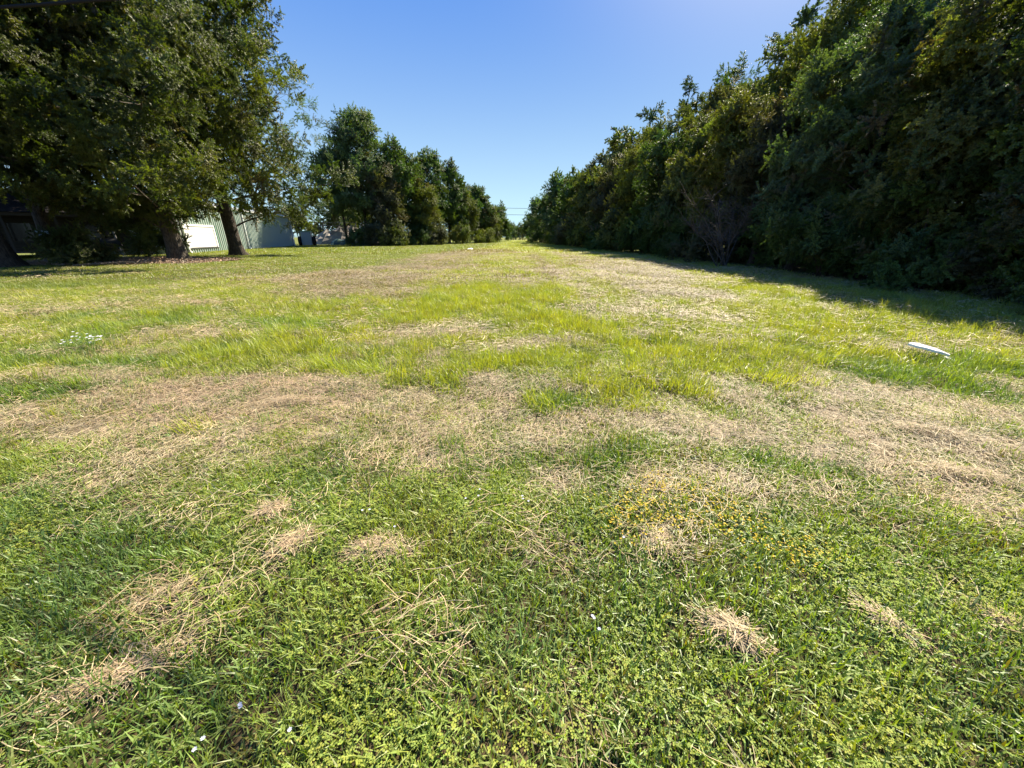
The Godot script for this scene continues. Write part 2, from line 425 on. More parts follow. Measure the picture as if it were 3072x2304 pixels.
func tree(called: String, label: String, category: String, group: String, at: Vector3, o: Dictionary) -> Node3D:
	rng.seed = int(o.get("seed", 1)) * 7919 + int(absf(at.x * 13.0) + absf(at.z * 101.0))
	at.y = ground_y(at.x, at.z) - 0.03
	var t := thing(called, label, category, at, 0.0, group)
	var h: float = o.h
	var r: float = o.r
	var cb: float = o.get("cb", h * 0.3)
	var tr: float = o.get("tr", h * 0.018)
	var lean: Vector2 = o.get("lean", Vector2(rr(-0.05, 0.05), rr(-0.05, 0.05)))
	var style: String = o.get("style", "round")
	var lobes: Array = lobes_of(h, cb, r, o.get("lobes", 12), style)
	for l in lobes:
		l[0] += Vector3(lean.x, 0, lean.y) * l[0].y
	for e in o.get("extra", []):
		lobes.append([e[0], e[1]])
	var bark: Color = o.get("bark", Color(0.13, 0.10, 0.075))
	var tp := PackedVector3Array()
	var trad := PackedFloat32Array()
	var bend := Vector3(rr(-0.25, 0.25), 0, rr(-0.25, 0.25))
	var hs := [-0.1, 0.12, 0.35, 0.8, 1.6, h * 0.25, h * 0.42, h * 0.6, h * 0.78, h * 0.92]
	var ks := [1.85, 1.55, 1.25, 1.06, 1.0, 0.86, 0.68, 0.48, 0.26, 0.06]
	for i in hs.size():
		var y: float = hs[i]
		tp.append(Vector3(lean.x * y, y, lean.y * y) + bend * sin(y / h * 3.0))
		trad.append(tr * ks[i])
	var tb := Buf.new()
	tb.tube(tp, trad, 12, bark, 0.06)
	part("trunk", tb.mesh(bark_mat), t)
	var limbs: int = mini(lobes.size(), int(o.get("limbs", 7)))
	for i in limbs:
		var l: Array = lobes[(i * lobes.size()) / limbs]
		var c: Vector3 = l[0]
		var y0: float = clampf(c.y * rr(0.5, 0.72), minf(cb * 0.8, c.y * 0.5), h * 0.8)
		var from := Vector3(lean.x * y0, y0, lean.y * y0) + bend * sin(y0 / h * 3.0)
		var pts := limb_path(from, c, rr(0.0, 0.12) * from.distance_to(c))
		var r0: float = minf(tr * lerpf(0.5, 0.16, y0 / h), 0.05 * float(l[1]))
		var lb := Buf.new()
		lb.tube(pts, PackedFloat32Array([r0, r0 * 0.8, r0 * 0.62, r0 * 0.45, r0 * 0.28, r0 * 0.1]), 6, bark, 0.05)
		for q in 5:
			var d := Vector3(rng.randfn(), rng.randfn() * 0.8, rng.randfn()).normalized()
			var s0 := pts[3 + q % 3]
			var p2 := limb_path(s0, c + d * float(l[1]) * rr(0.7, 1.0), 0.1)
			lb.tube(p2, PackedFloat32Array([r0 * 0.3, r0 * 0.24, r0 * 0.18, r0 * 0.12, r0 * 0.07, r0 * 0.03]), 4, bark, 0.0, false)
		part("branch", lb.mesh(bark_mat), t)
	var pal: Array = PALETTES[o.get("pal", "oak")]
	for c in crown(lobes, int(o.get("n", 200)), o.get("s", 1.0), o.get("mesh", "oak"), pal, o.get("droop", 0.25), o.get("dry", 0.03)):
		t.add_child(c, true)
	return t

func shrub(label: String, group: String, at: Vector3, o: Dictionary) -> Node3D:
	rng.seed = int(o.get("seed", 1)) * 104729 + int(absf(at.x * 17.0) + absf(at.z * 107.0))
	at.y = ground_y(at.x, at.z) - 0.03
	var t := thing(o.get("name", "shrub"), label, o.get("cat", "shrub"), at, 0.0, group)
	var lobes: Array = []
	var h: float = o.h
	var r: float = o.r
	for i in int(o.get("lobes", 8)):
		var a := i * 2.39996
		var y := rr(0.15, 0.85)
		var lr := r * rr(0.35, 0.55)
		var off := r * rr(0.3, 0.85) * (1.1 - y * 0.6)
		lobes.append([Vector3(cos(a) * off, maxf(lr * 0.5, y * h - lr * 0.3), sin(a) * off), lr])
	for i in 6:
		var lb := Buf.new()
		var c: Vector3 = lobes[i % lobes.size()][0]
		var pts := limb_path(Vector3(rr(-0.15, 0.15), -0.05, rr(-0.15, 0.15)), c, 0.2)
		lb.tube(pts, PackedFloat32Array([0.035, 0.03, 0.025, 0.02, 0.014, 0.006]), 5, Color(0.12, 0.09, 0.06), 0.0)
		part("stem", lb.mesh(bark_mat), t)
	for c in crown(lobes, int(o.get("n", 90)), o.get("s", 0.8), o.get("mesh", "near"), PALETTES[o.get("pal", "green")], o.get("droop", 0.1), o.get("dry", 0.04)):
		t.add_child(c, true)
	return t

func forest_x(z: float) -> float:            # the edge of the wood on the right
	var p := [Vector2(2, 11.2), Vector2(-10, 11.6), Vector2(-25, 12.5), Vector2(-40, 12.2), Vector2(-60, 10.4), Vector2(-85, 8.6), Vector2(-130, 6.4), Vector2(-190, 4.6)]
	for i in p.size() - 1:
		if z >= p[i + 1].x:
			return lerpf(p[i].y, p[i + 1].y, clampf((z - p[i].x) / (p[i + 1].x - p[i].x), 0.0, 1.0))
	return 4.6

# ---------------------------------------------------------------- grass over the field
func scatter(z0: float, z1: float, step: float, f: Callable) -> void:
	var z := z0
	while z > z1:
		var half := 2.2 + 1.42 * absf(minf(z, 0.0))
		var xl := -minf(half, 46.0)
		var xr := minf(half, forest_x(z) + 1.0)
		var x := xl
		while x < xr:
			var px := x + rr(-0.6, 0.6) * step
			var pz := z + rr(-0.6, 0.6) * step
			f.call(px, pz, cover(px, pz))
			x += step
		z -= step

func grass_color(e: PackedFloat32Array, x: float, z: float) -> Color:
	var hue := n_low.get_noise_2d(x * 1.7 + 9.0, z * 1.7)
	var c := GREEN.lerp(DEEP, clampf(hue + 0.15, 0.0, 1.0)).lerp(LIME, clampf(e[2] * 0.7 - hue * 0.6, 0.0, 0.9))
	if z < -9.0: c = c.lerp(LAWN if e[3] > 0.2 else LIME, smoothstep(-9.0, -16.0, z) * 0.75)
	if e[3] > 0.3 and z > -9.0: c = c.lerp(DEEP * 1.1, 0.7)
	if rng.randf() < 0.07 + e[5] * 0.5: c = c.lerp(Color(0.20, 0.15, 0.05), 0.7)
	return jit(c, 0.22)

func straw_color(e: PackedFloat32Array) -> Color:
	var c := STRAW.lerp(RUDDY, e[1] * rng.randf()).lerp(DRAB, clampf(e[5] * 0.35 + (0.35 if rng.randf() < 0.3 else 0.0), 0.0, 1.0))
	return jit(c, 0.2)

func lay_grass() -> void:
	rng.seed = 4401
	var gm := mat(Color.WHITE, 0.45, true, Color(0.95, 0.95, 0.36), 0.55)
	var cm := mat(Color.WHITE, 0.65, true, Color(0.9, 0.95, 0.36), 0.3)
	var sm := mat(Color.WHITE, 0.6, true, Color(0.25, 0.25, 0.2), 0.4)
	var fm := mat(Color.WHITE, 0.6, true, Color(0.5, 0.5, 0.3), 0.3)
	var shorts: Array = []
	var mids: Array = []
	var talls: Array = []
	var fars: Array = []
	var straws: Array = []
	var mats_: Array = []
	var clovers: Array = []
	for i in 4:
		shorts.append([tuft(70, 0.12, 0.03, 0.11, 0.0058, 1.75, 0.45).mesh(gm), Lot.new()])
		mids.append([tuft(80, 0.26, 0.05, 0.16, 0.0095, 1.05, 0.35).mesh(gm), Lot.new()])
		talls.append([tuft(54, 0.14, 0.12, 0.28, 0.0062, 0.95, 0.4).mesh(gm), Lot.new()])
		fars.append([tuft(56, 0.62, 0.06, 0.18, 0.034, 1.0, 0.35).mesh(gm), Lot.new()])
		straws.append([strands(44, 0.17, 0.05, 0.19, 0.0023, 0.06, 0.8).mesh(sm), Lot.new()])
		mats_.append([strands(48, 0.40, 0.08, 0.24, 0.0062, 0.09, 0.95).mesh(sm), Lot.new()])
		clovers.append([clover(56, 0.15, 0.05, 0.0085).mesh(cm), Lot.new()])
	var flowers: Array = [[flower_sprig(9, 0.09, 0.075, 0.006).mesh(fm), Lot.new()], [flower_sprig(6, 0.08, 0.055, 0.0065).mesh(fm), Lot.new()]]
	var put := func(kind: Array, x: float, z: float, s: float, h: float, lean: float, col: Color) -> void:
		kind[rng.randi() % kind.size()][1].upright(Vector3(x, ground_y(x, z), z), rr(0, TAU), s, h, Vector2(rr(-lean, lean), rr(-lean, lean)), col)
	# dry stalks keep to the direction in which the mower threw them
	var lay := func(kind: Array, x: float, z: float, s: float, h: float, col: Color) -> void:
		var turn := n_low.get_noise_2d(x * 0.8 + 33.0, z * 0.8) * 3.0 + (0.45 if x < 0.0 else -0.45) + rng.randfn(0.0, 0.35)
		kind[rng.randi() % kind.size()][1].upright(Vector3(x, ground_y(x, z), z), turn, s, h, Vector2.ZERO, col)
	scatter(0.4, -5.6, 0.086, func(x, z, e):
		if rng.randf() > e[0] * 0.88 - 0.02:
			var thin: bool = rng.randf() < 0.45 and z < -3.0
			if not thin:
				put.call(shorts, x, z, rr(0.8, 1.3), rr(0.65, 1.35) * (1.0 + e[3] * 0.5), 0.35, grass_color(e, x, z)))
	scatter(0.4, -3.4, 0.12, func(x, z, e):
		if rng.randf() > e[0] and n_low.get_noise_2d(x * 2.2, z * 2.2) + rr(-0.3, 0.3) > 0.10:
			var c: Color = GREEN.lerp(LIME, rr(0.1, 0.75)) * 1.05
			put.call(clovers, x, z, rr(0.8, 1.25), rr(0.7, 1.4), 0.2, jit(c, 0.2)))
	scatter(0.4, -6.5, 0.105, func(x, z, e):
		if rng.randf() < e[0] * 1.35 - 0.03:
			lay.call(straws, x, z, rr(0.85, 1.3), rr(0.5, 1.3) * (1.0 + 2.4 * maxf(0.0, n_mid.get_noise_2d(x * 2.4, z * 2.4))), straw_color(e)))
	scatter(-2.4, -13.0, 0.16, func(x, z, e):
		var cl := smoothstep(-0.25, 0.3, n_mid.get_noise_2d(x * 1.7 + 5.0, z * 1.7))
		if rng.randf() < e[2] * (0.2 + 0.9 * cl):
			var c := LIME.lerp(GREEN, clampf(0.15 + n_low.get_noise_2d(x * 2.0, z * 2.0) * 0.8 + e[3] * 0.8, 0.0, 1.0))
			put.call(talls, x, z, rr(0.8, 1.25), rr(0.5, 1.1) * (0.4 + 0.4 * e[2] + 0.5 * cl), 0.35, jit(c, 0.2)))
	scatter(-4.6, -15.0, 0.18, func(x, z, e):
		if rng.randf() > e[0] * 0.8:
			put.call(mids, x, z, rr(0.8, 1.3), rr(0.6, 1.3), 0.3, grass_color(e, x, z)))
	scatter(-5.5, -22.0, 0.23, func(x, z, e):
		if rng.randf() < e[0] * 1.1:
			lay.call(mats_, x, z, rr(0.8, 1.25), rr(0.5, 1.3) * (1.0 + 2.0 * maxf(0.0, n_mid.get_noise_2d(x * 1.6, z * 1.6))), straw_color(e)))
	scatter(-14.0, -40.0, 0.40, func(x, z, e):
		if rng.randf() > e[0] * 0.55:
			put.call(fars, x, z, rr(0.8, 1.2), rr(0.5, 1.1) * (0.55 if e[3] > 0.2 else 1.0), 0.3, grass_color(e, x, z)))
	scatter(-22.0, -44.0, 0.5, func(x, z, e):
		if rng.randf() < e[0] * 1.2:
			lay.call(mats_, x, z, rr(1.4, 2.0), rr(0.7, 1.4), straw_color(e)))
	scatter(-40.0, -100.0, 0.9, func(x, z, e):
		put.call(fars, x, z, rr(1.6, 2.4), rr(0.7, 1.2), 0.3, grass_color(e, x, z) if rng.randf() > e[0] * 0.7 else straw_color(e) * 0.8))
	scatter(-100.0, -190.0, 1.6, func(x, z, e):
		put.call(fars, x, z, rr(3.0, 4.0), rr(0.8, 1.4), 0.3, grass_color(e, x, z)))
	scatter(-0.9, -2.8, 0.05, func(x, z, e):
		if rng.randf() < e[4] * 0.75:
			put.call(flowers, x, z, rr(0.8, 1.2), rr(0.7, 1.3), 0.2, jit(Color(0.60, 0.44, 0.03), 0.15)))
	var sets := {"grass": shorts + mids + fars, "tall_grass": talls, "clover": clovers, "dry_grass_clippings": straws + mats_, "yellow_wildflowers": flowers}
	var say := {
		"grass": ["short green and yellow green grass covering the whole mown field", "grass"],
		"tall_grass": ["longer bright yellow green grass in tufts across the middle of the field", "tall grass"],
		"clover": ["small round leaved clover between the grass nearest the camera", "clover"],
		"dry_grass_clippings": ["pale tan dry grass clippings lying in swathes over the field", "dry grass"],
		"yellow_wildflowers": ["tiny yellow wildflowers in a drift right of centre in the near grass", "wildflowers"]}
	for k in sets:
		var o := Node3D.new()
		o.name = numbered(k)
		add_child(o)
		tag(o, say[k][0], say[k][1])
		o.set_meta("kind", "stuff")
		var tris := 0
		for s in sets[k]:
			tris += s[1].count * s[0].surface_get_array_index_len(0) / 3
			if s[1].count: o.add_child(s[1].node(k + "_patch", s[0]), true)
		print(k, " ", tris)

func lay_ground() -> void:
	var xs := PackedFloat32Array()
	var zs := PackedFloat32Array()
	var x := -1200.0
	while x < 1200.0:
		xs.append(x)
		x += clampf(absf(x) * 0.06, 0.12, 60.0) if x < 0.0 else clampf(absf(x + 0.1) * 0.06, 0.12, 60.0)
	xs.append(1200.0)
	var z := 60.0
	while z > -1500.0:
		zs.append(z)
		z -= clampf(absf(z + 2.0) * 0.045, 0.1, 60.0)
	var b := Buf.new()
	for zz in zs:
		for xx in xs:
			var y := ground_y(xx, zz)
			b.v.append(Vector3(xx, y, zz))
			var e := 0.1
			b.n.append(Vector3(ground_y(xx - e, zz) - ground_y(xx + e, zz), 2.0 * e, ground_y(xx, zz - e) - ground_y(xx, zz + e)).normalized())
			b.c.append(ground_color(xx, zz))
	var w := xs.size()
	for j in zs.size() - 1:
		for i in w - 1:
			var k := j * w + i
			b.ix.append_array(PackedInt32Array([k, k + w, k + 1, k + 1, k + w, k + w + 1]))
	var m := mat(Color.WHITE, 0.95, true, Color.BLACK, 0.2)
	var nt := NoiseTexture2D.new()
	nt.noise = noise(77, 0.02, 5)
	nt.width = 512; nt.height = 512; nt.seamless = true; nt.normalize = true
	var g := Gradient.new()
	g.set_color(0, Color(0.5, 0.5, 0.5)); g.set_color(1, Color(1, 1, 1))
	nt.color_ramp = g
	m.albedo_texture = nt
	m.uv1_triplanar = true; m.uv1_world_triplanar = true
	m.uv1_scale = Vector3(0.6, 0.6, 0.6)
	var o := part("ground", b.mesh(m), self)
	o.set_meta("kind", "structure")

# ---------------------------------------------------------------- the metal shed
func metal_shed() -> void:
	rng.seed = 92
	var at := Vector3(-34.2, 0, -41.5)
	at.y = -0.08
	var t := thing("metal_shed", "pale green corrugated metal shed with white door behind the left oaks", "shed", at, atan2(0.977, -0.213))
	var turn := Basis(Vector3(-0.213, 0, -0.977), Vector3.UP, Vector3(0.977, 0, -0.213))
	t.basis = turn.orthonormalized()
	var green := mat(Color(0.36, 0.47, 0.40), 0.45)
	var white := mat(Color(0.80, 0.80, 0.78), 0.5)
	var dark := mat(Color(0.05, 0.05, 0.05), 0.6)
	var top := 5.15
	var sheet := func(lo: float, hi: float, wide: float) -> ArrayMesh:
		var b := Buf.new()
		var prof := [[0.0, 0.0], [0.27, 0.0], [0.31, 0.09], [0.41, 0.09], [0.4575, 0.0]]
		var x := 0.0
		var last := Vector2(0, 0)
		while x < wide - 0.01:
			for p in prof:
				var q := Vector2(minf(x + p[0], wide), p[1])
				if q.x > last.x:
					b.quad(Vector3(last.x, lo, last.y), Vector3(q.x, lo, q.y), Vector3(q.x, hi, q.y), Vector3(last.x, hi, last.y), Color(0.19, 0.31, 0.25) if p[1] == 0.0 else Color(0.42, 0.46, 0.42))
				last = q
			x += 0.4575
		return b.mesh(green)
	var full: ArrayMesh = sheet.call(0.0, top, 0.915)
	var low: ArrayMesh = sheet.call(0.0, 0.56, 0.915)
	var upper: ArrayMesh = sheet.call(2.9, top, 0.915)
	var n := 0
	var x := -3.24
	while x < 34.2:
		if x > 0.2 and x < 6.0:
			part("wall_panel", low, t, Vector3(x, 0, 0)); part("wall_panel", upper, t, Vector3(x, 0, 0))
		else:
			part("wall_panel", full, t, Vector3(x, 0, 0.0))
		x += 0.915
		n += 1
	var b := Buf.new()                     # the other three walls and the roof
	b.box(Vector3(-3.26, 0, -9.0), Vector3(34.6, top - 0.02, -0.06), Color(0.34, 0.44, 0.38))
	part("wall", b.mesh(green), t)
	b = Buf.new()
	for s in [0, 1]:
		var za := 0.35 if s == 0 else -4.5
		var zb := -4.5 if s == 0 else -9.4
		var ya := top + 0.02 if s == 0 else top + 0.9
		var yb := top + 0.9 if s == 0 else top + 0.02
		b.quad(Vector3(-3.6, ya, za), Vector3(35.0, ya, za), Vector3(35.0, yb, zb), Vector3(-3.6, yb, zb), Color(0.62, 0.64, 0.62))
	part("roof", b.mesh(mat(Color.WHITE, 0.4)), t)
	b = Buf.new()
	b.box(Vector3(-3.6, top - 0.16, 0.12), Vector3(34.95, top, 0.30), Color(0.80, 0.80, 0.78))
	part("gutter", b.mesh(white), t)
	for i in 6:                            # the roll-up door, one section above the other
		b = Buf.new()
		b.box(Vector3(0.42, 0.60 + i * 0.36, 0.02), Vector3(6.06, 0.60 + i * 0.36 + 0.35, 0.075), Color(0.62, 0.62, 0.60))
		b.box(Vector3(0.42, 0.60 + i * 0.36 + 0.02, 0.075), Vector3(6.06, 0.60 + i * 0.36 + 0.30, 0.085), Color(0.62, 0.62, 0.60))
		part("door_section", b.mesh(white), t)
	b = Buf.new()
	b.box(Vector3(0.24, 0.55, 0.0), Vector3(0.42, 2.92, 0.14), Color(0.80, 0.80, 0.78))
	b.box(Vector3(6.06, 0.55, 0.0), Vector3(6.24, 2.92, 0.14), Color(0.80, 0.80, 0.78))
	b.box(Vector3(0.24, 2.76, 0.002), Vector3(6.24, 2.94, 0.142), Color(0.80, 0.80, 0.78))
	part("door_frame", b.mesh(white), t)
	b = Buf.new()
	b.box(Vector3(0.2, 0.50, -0.02), Vector3(6.28, 0.575, 0.16), Color(0.06, 0.06, 0.06))
	part("door_sill", b.mesh(dark), t)
	for px in [-0.12, 14.5, 34.4]:
		b = Buf.new()
		b.tube(PackedVector3Array([Vector3(px, 0.12, 0.34), Vector3(px, 0.28, 0.14), Vector3(px, top - 0.5, 0.14), Vector3(px, top - 0.1, 0.22)]), PackedFloat32Array([0.13, 0.13, 0.13, 0.13]), 8, Color(0.84, 0.83, 0.80))
		part("downspout", b.mesh(white), t)
		b = Buf.new()
		b.box(Vector3(px - 0.45, 0.0, 0.055), Vector3(px - 0.12, top - 0.2, 0.07), Color(0.10, 0.10, 0.10))
		part("dark_trim", b.mesh(dark), t)
	b = Buf.new()
	b.box(Vector3(34.0, top - 0.55, 0.06), Vector3(34.5, top - 0.25, 0.3), Color(0.05, 0.05, 0.05))
	b.box(Vector3(33.9, top - 0.25, 0.06), Vector3(34.6, top - 0.2, 0.5), Color(0.05, 0.05, 0.05))
	part("wall_light", b.mesh(dark), t)

# ---------------------------------------------------------------- small things
func hay_clump(label: String, x: float, z: float, turn: float, long: float, wide: float, high: float, count: int, ruddy := 0.3) -> void:
	rng.seed = 600 + int(absf(x * 1000.0)) + count
	var t := thing("hay_clump", label, "hay clump", Vector3(x, ground_y(x, z) + 0.01, z), turn, "clumps of dry cut grass")
	var b := Buf.new()
	for i in count:
		var u := rng.randfn(0.0, 0.42)
		var w := rng.randfn(0.0, 0.40)
		var dome := maxf(0.0, 1.0 - u * u - w * w)
		var p := Vector3(u * long, 0.01 + dome * high * rr(0.3, 1.0), w * wide)
		var f := rng.randfn(0.0, 0.75)
		var l := rr(0.06, 0.22)
		var d := Vector3(cos(f), rr(-0.1, 0.18), sin(f))
		var bend := rr(-0.9, 0.9)
		var col := jit(STRAW.lerp(RUDDY, rng.randf() * ruddy).lerp(DRAB, rr(0.3, 0.9) if rng.randf() < 0.5 else 0.0), 0.25)
		var wd := rr(0.0014, 0.0030)
		p -= d * l * 0.5
		for s in 4:
			var q := p + d * l * 0.25
			q.y = maxf(q.y, 0.006)
			var side := Vector3(-d.z, rr(-0.4, 0.4), d.x).normalized() * wd * 0.5
			b.quad(p - side, p + side, q + side, q - side, col)
			p = q
			d = d.rotated(Vector3.UP, bend * 0.5)
			d.y -= rr(0.02, 0.16)
			d = d.normalized()
	part("stalks", b.mesh(mat(Color.WHITE, 0.6, true, Color(0.25, 0.25, 0.2), 0.4)), t).set_meta("kind", "stuff")

func white_flower(label: String, x: float, z: float, heads: int) -> void:
	rng.seed = 900 + int(absf(x * 1000.0))
	var t := thing("white_flower", label, "flower", Vector3(x, ground_y(x, z), z), 0.0, "small white flowers in the grass")
	var pm := mat(Color.WHITE, 0.6, true, Color(0.5, 0.5, 0.5), 0.3)
	for i in heads:
		var p := Vector3(rr(-0.03, 0.03) * heads * 0.5, rr(0.07, 0.10), rr(-0.03, 0.03) * heads * 0.5)
		var b := Buf.new()
		b.tube(PackedVector3Array([Vector3(p.x * 0.6, -0.01, p.z * 0.6), p]), PackedFloat32Array([0.0012, 0.0008]), 4, Color(0.08, 0.13, 0.03))
		part("stem", b.mesh(pm), t)
		b = Buf.new()
		for k in 9:
			var f := TAU * k / 9.0
			var d := Vector3(cos(f), rr(0.1, 0.5), sin(f))
			var s := Vector3(-sin(f), 0, cos(f)) * 0.0019
			b.quad(p, p + d * 0.0045 - s, p + d * 0.008, p + d * 0.0045 + s, Color(0.50, 0.52, 0.62))
		part("petals", b.mesh(pm), t)

func stick(label: String, a: Vector3, e: Vector3, r: float) -> void:
	var t := thing("fallen_branch", label, "branch", a, 0.0, "fallen branches round the oak")
	var b := Buf.new()
	var pts := limb_path(Vector3.ZERO, e - a, rr(0.0, 0.12))
	b.tube(pts, PackedFloat32Array([r, r * 0.9, r * 0.8, r * 0.65, r * 0.45, r * 0.2]), 6, Color(0.26, 0.20, 0.15), 0.06)
	for i in 3:
		var s := pts[2 + i]
		b.tube(PackedVector3Array([s, s + Vector3(rr(-0.4, 0.4), rr(0.05, 0.25), rr(-0.5, 0.5))]), PackedFloat32Array([r * 0.4, r * 0.12]), 4, Color(0.26, 0.20, 0.15))
	part("wood", b.mesh(bark_mat), t)

func _ready() -> void:
	# camera, sky, sun, exposure
	var cam := Camera3D.new()
	cam.name = "camera"
	cam.fov = 92.2; cam.near = 0.05; cam.far = 4000.0
	cam.position = Vector3(0, 1.6, 0)
	cam.rotation_degrees = Vector3(-21.7, 0, 0)
	add_child(cam)
	var sky := ProceduralSkyMaterial.new()
	sky.sky_top_color = Color(0.20, 0.47, 0.85)
	sky.sky_horizon_color = Color(0.82, 0.96, 0.985)
	sky.sky_curve = 0.18
	sky.energy_multiplier = 0.385
	sky.ground_bottom_color = Color(0.25, 0.27, 0.18)
	sky.ground_horizon_color = Color(0.45, 0.48, 0.40)
	sky.sun_angle_max = 70.0
	sky.sun_curve = 0.2
	var env := Environment.new()
	env.background_mode = Environment.BG_SKY
	env.sky = Sky.new()
	env.sky.sky_material = sky
	env.tonemap_mode = Environment.TONE_MAPPER_LINEAR
	env.tonemap_exposure = 3.1
	env.sdfgi_enabled = true; env.ssao_enabled = true; env.ssil_enabled = true
	var we := WorldEnvironment.new()
	we.name = "world_environment"
	we.environment = env
	add_child(we)
	var sun := DirectionalLight3D.new()
	sun.name = "sun"
	sun.light_energy = 1.6
	sun.light_color = Color(1.0, 0.95, 0.86)
	sun.light_angular_distance = 0.5
	sun.shadow_enabled = true
	add_child(sun)
	var az := deg_to_rad(33.0)
	var el := deg_to_rad(45.0)
	sun.look_at_from_position(Vector3.ZERO, -Vector3(sin(az) * cos(el), sin(el), -cos(az) * cos(el)), Vector3.UP)

	leaf_mat = mat(Color.WHITE, 0.5, true, Color(0.89, 0.95, 0.40), 0.45)
	bark_mat = mat(Color.WHITE, 0.9, true)
	var bn := NoiseTexture2D.new()
	bn.noise = noise(5, 0.03, 5); bn.width = 256; bn.height = 256; bn.seamless = true
	var gr := Gradient.new()
	gr.set_color(0, Color(0.35, 0.35, 0.35)); gr.set_color(1, Color(1, 1, 1))
	bn.color_ramp = gr
	bark_mat.albedo_texture = bn
	bark_mat.uv1_triplanar = true
	bark_mat.uv1_scale = Vector3(1.4, 0.35, 1.4)
	var bumps := NoiseTexture2D.new()
	bumps.noise = noise(6, 0.03, 5); bumps.width = 256; bumps.height = 256; bumps.seamless = true
	bark_mat.heightmap_enabled = true
	bark_mat.heightmap_texture = bumps
	bark_mat.heightmap_scale = 6.0

	var rows: Array = []
	for s in PATCHES.split(";"):
		rows.append(s.split(","))
	near_map = lay_map(NX0, NZ0, NC, NW, NH, rows)
	far_map = lay_map(FX0, FZ0, FC, FW, FH, rows)
	lay_ground()

	rng.seed = 31
	var recipes := {"oak": [0.125, 0.056, 62, 12, 1.45, 0.9], "near": [0.078, 0.036, 72, 12, 1.1, 1.0], "small": [0.070, 0.036, 72, 12, 1.0, 1.0],
		"far": [0.20, 0.10, 52, 12, 2.0, 0.9], "wisp": [0.13, 0.035, 46, 12, 1.7, 0.6], "pine": [0.20, 0.025, 60, 12, 1.4, 0.8]}
	for k in recipes:
		sprays[k] = []
		for i in 3: sprays[k].append(bough(recipes[k][0], recipes[k][1], recipes[k][2], recipes[k][3], recipes[k][4], recipes[k][5]))
	metal_shed()
	left_oaks()
	far_left_group()
	right_wood()
	yard_things()
	field_things()
	lay_grass()

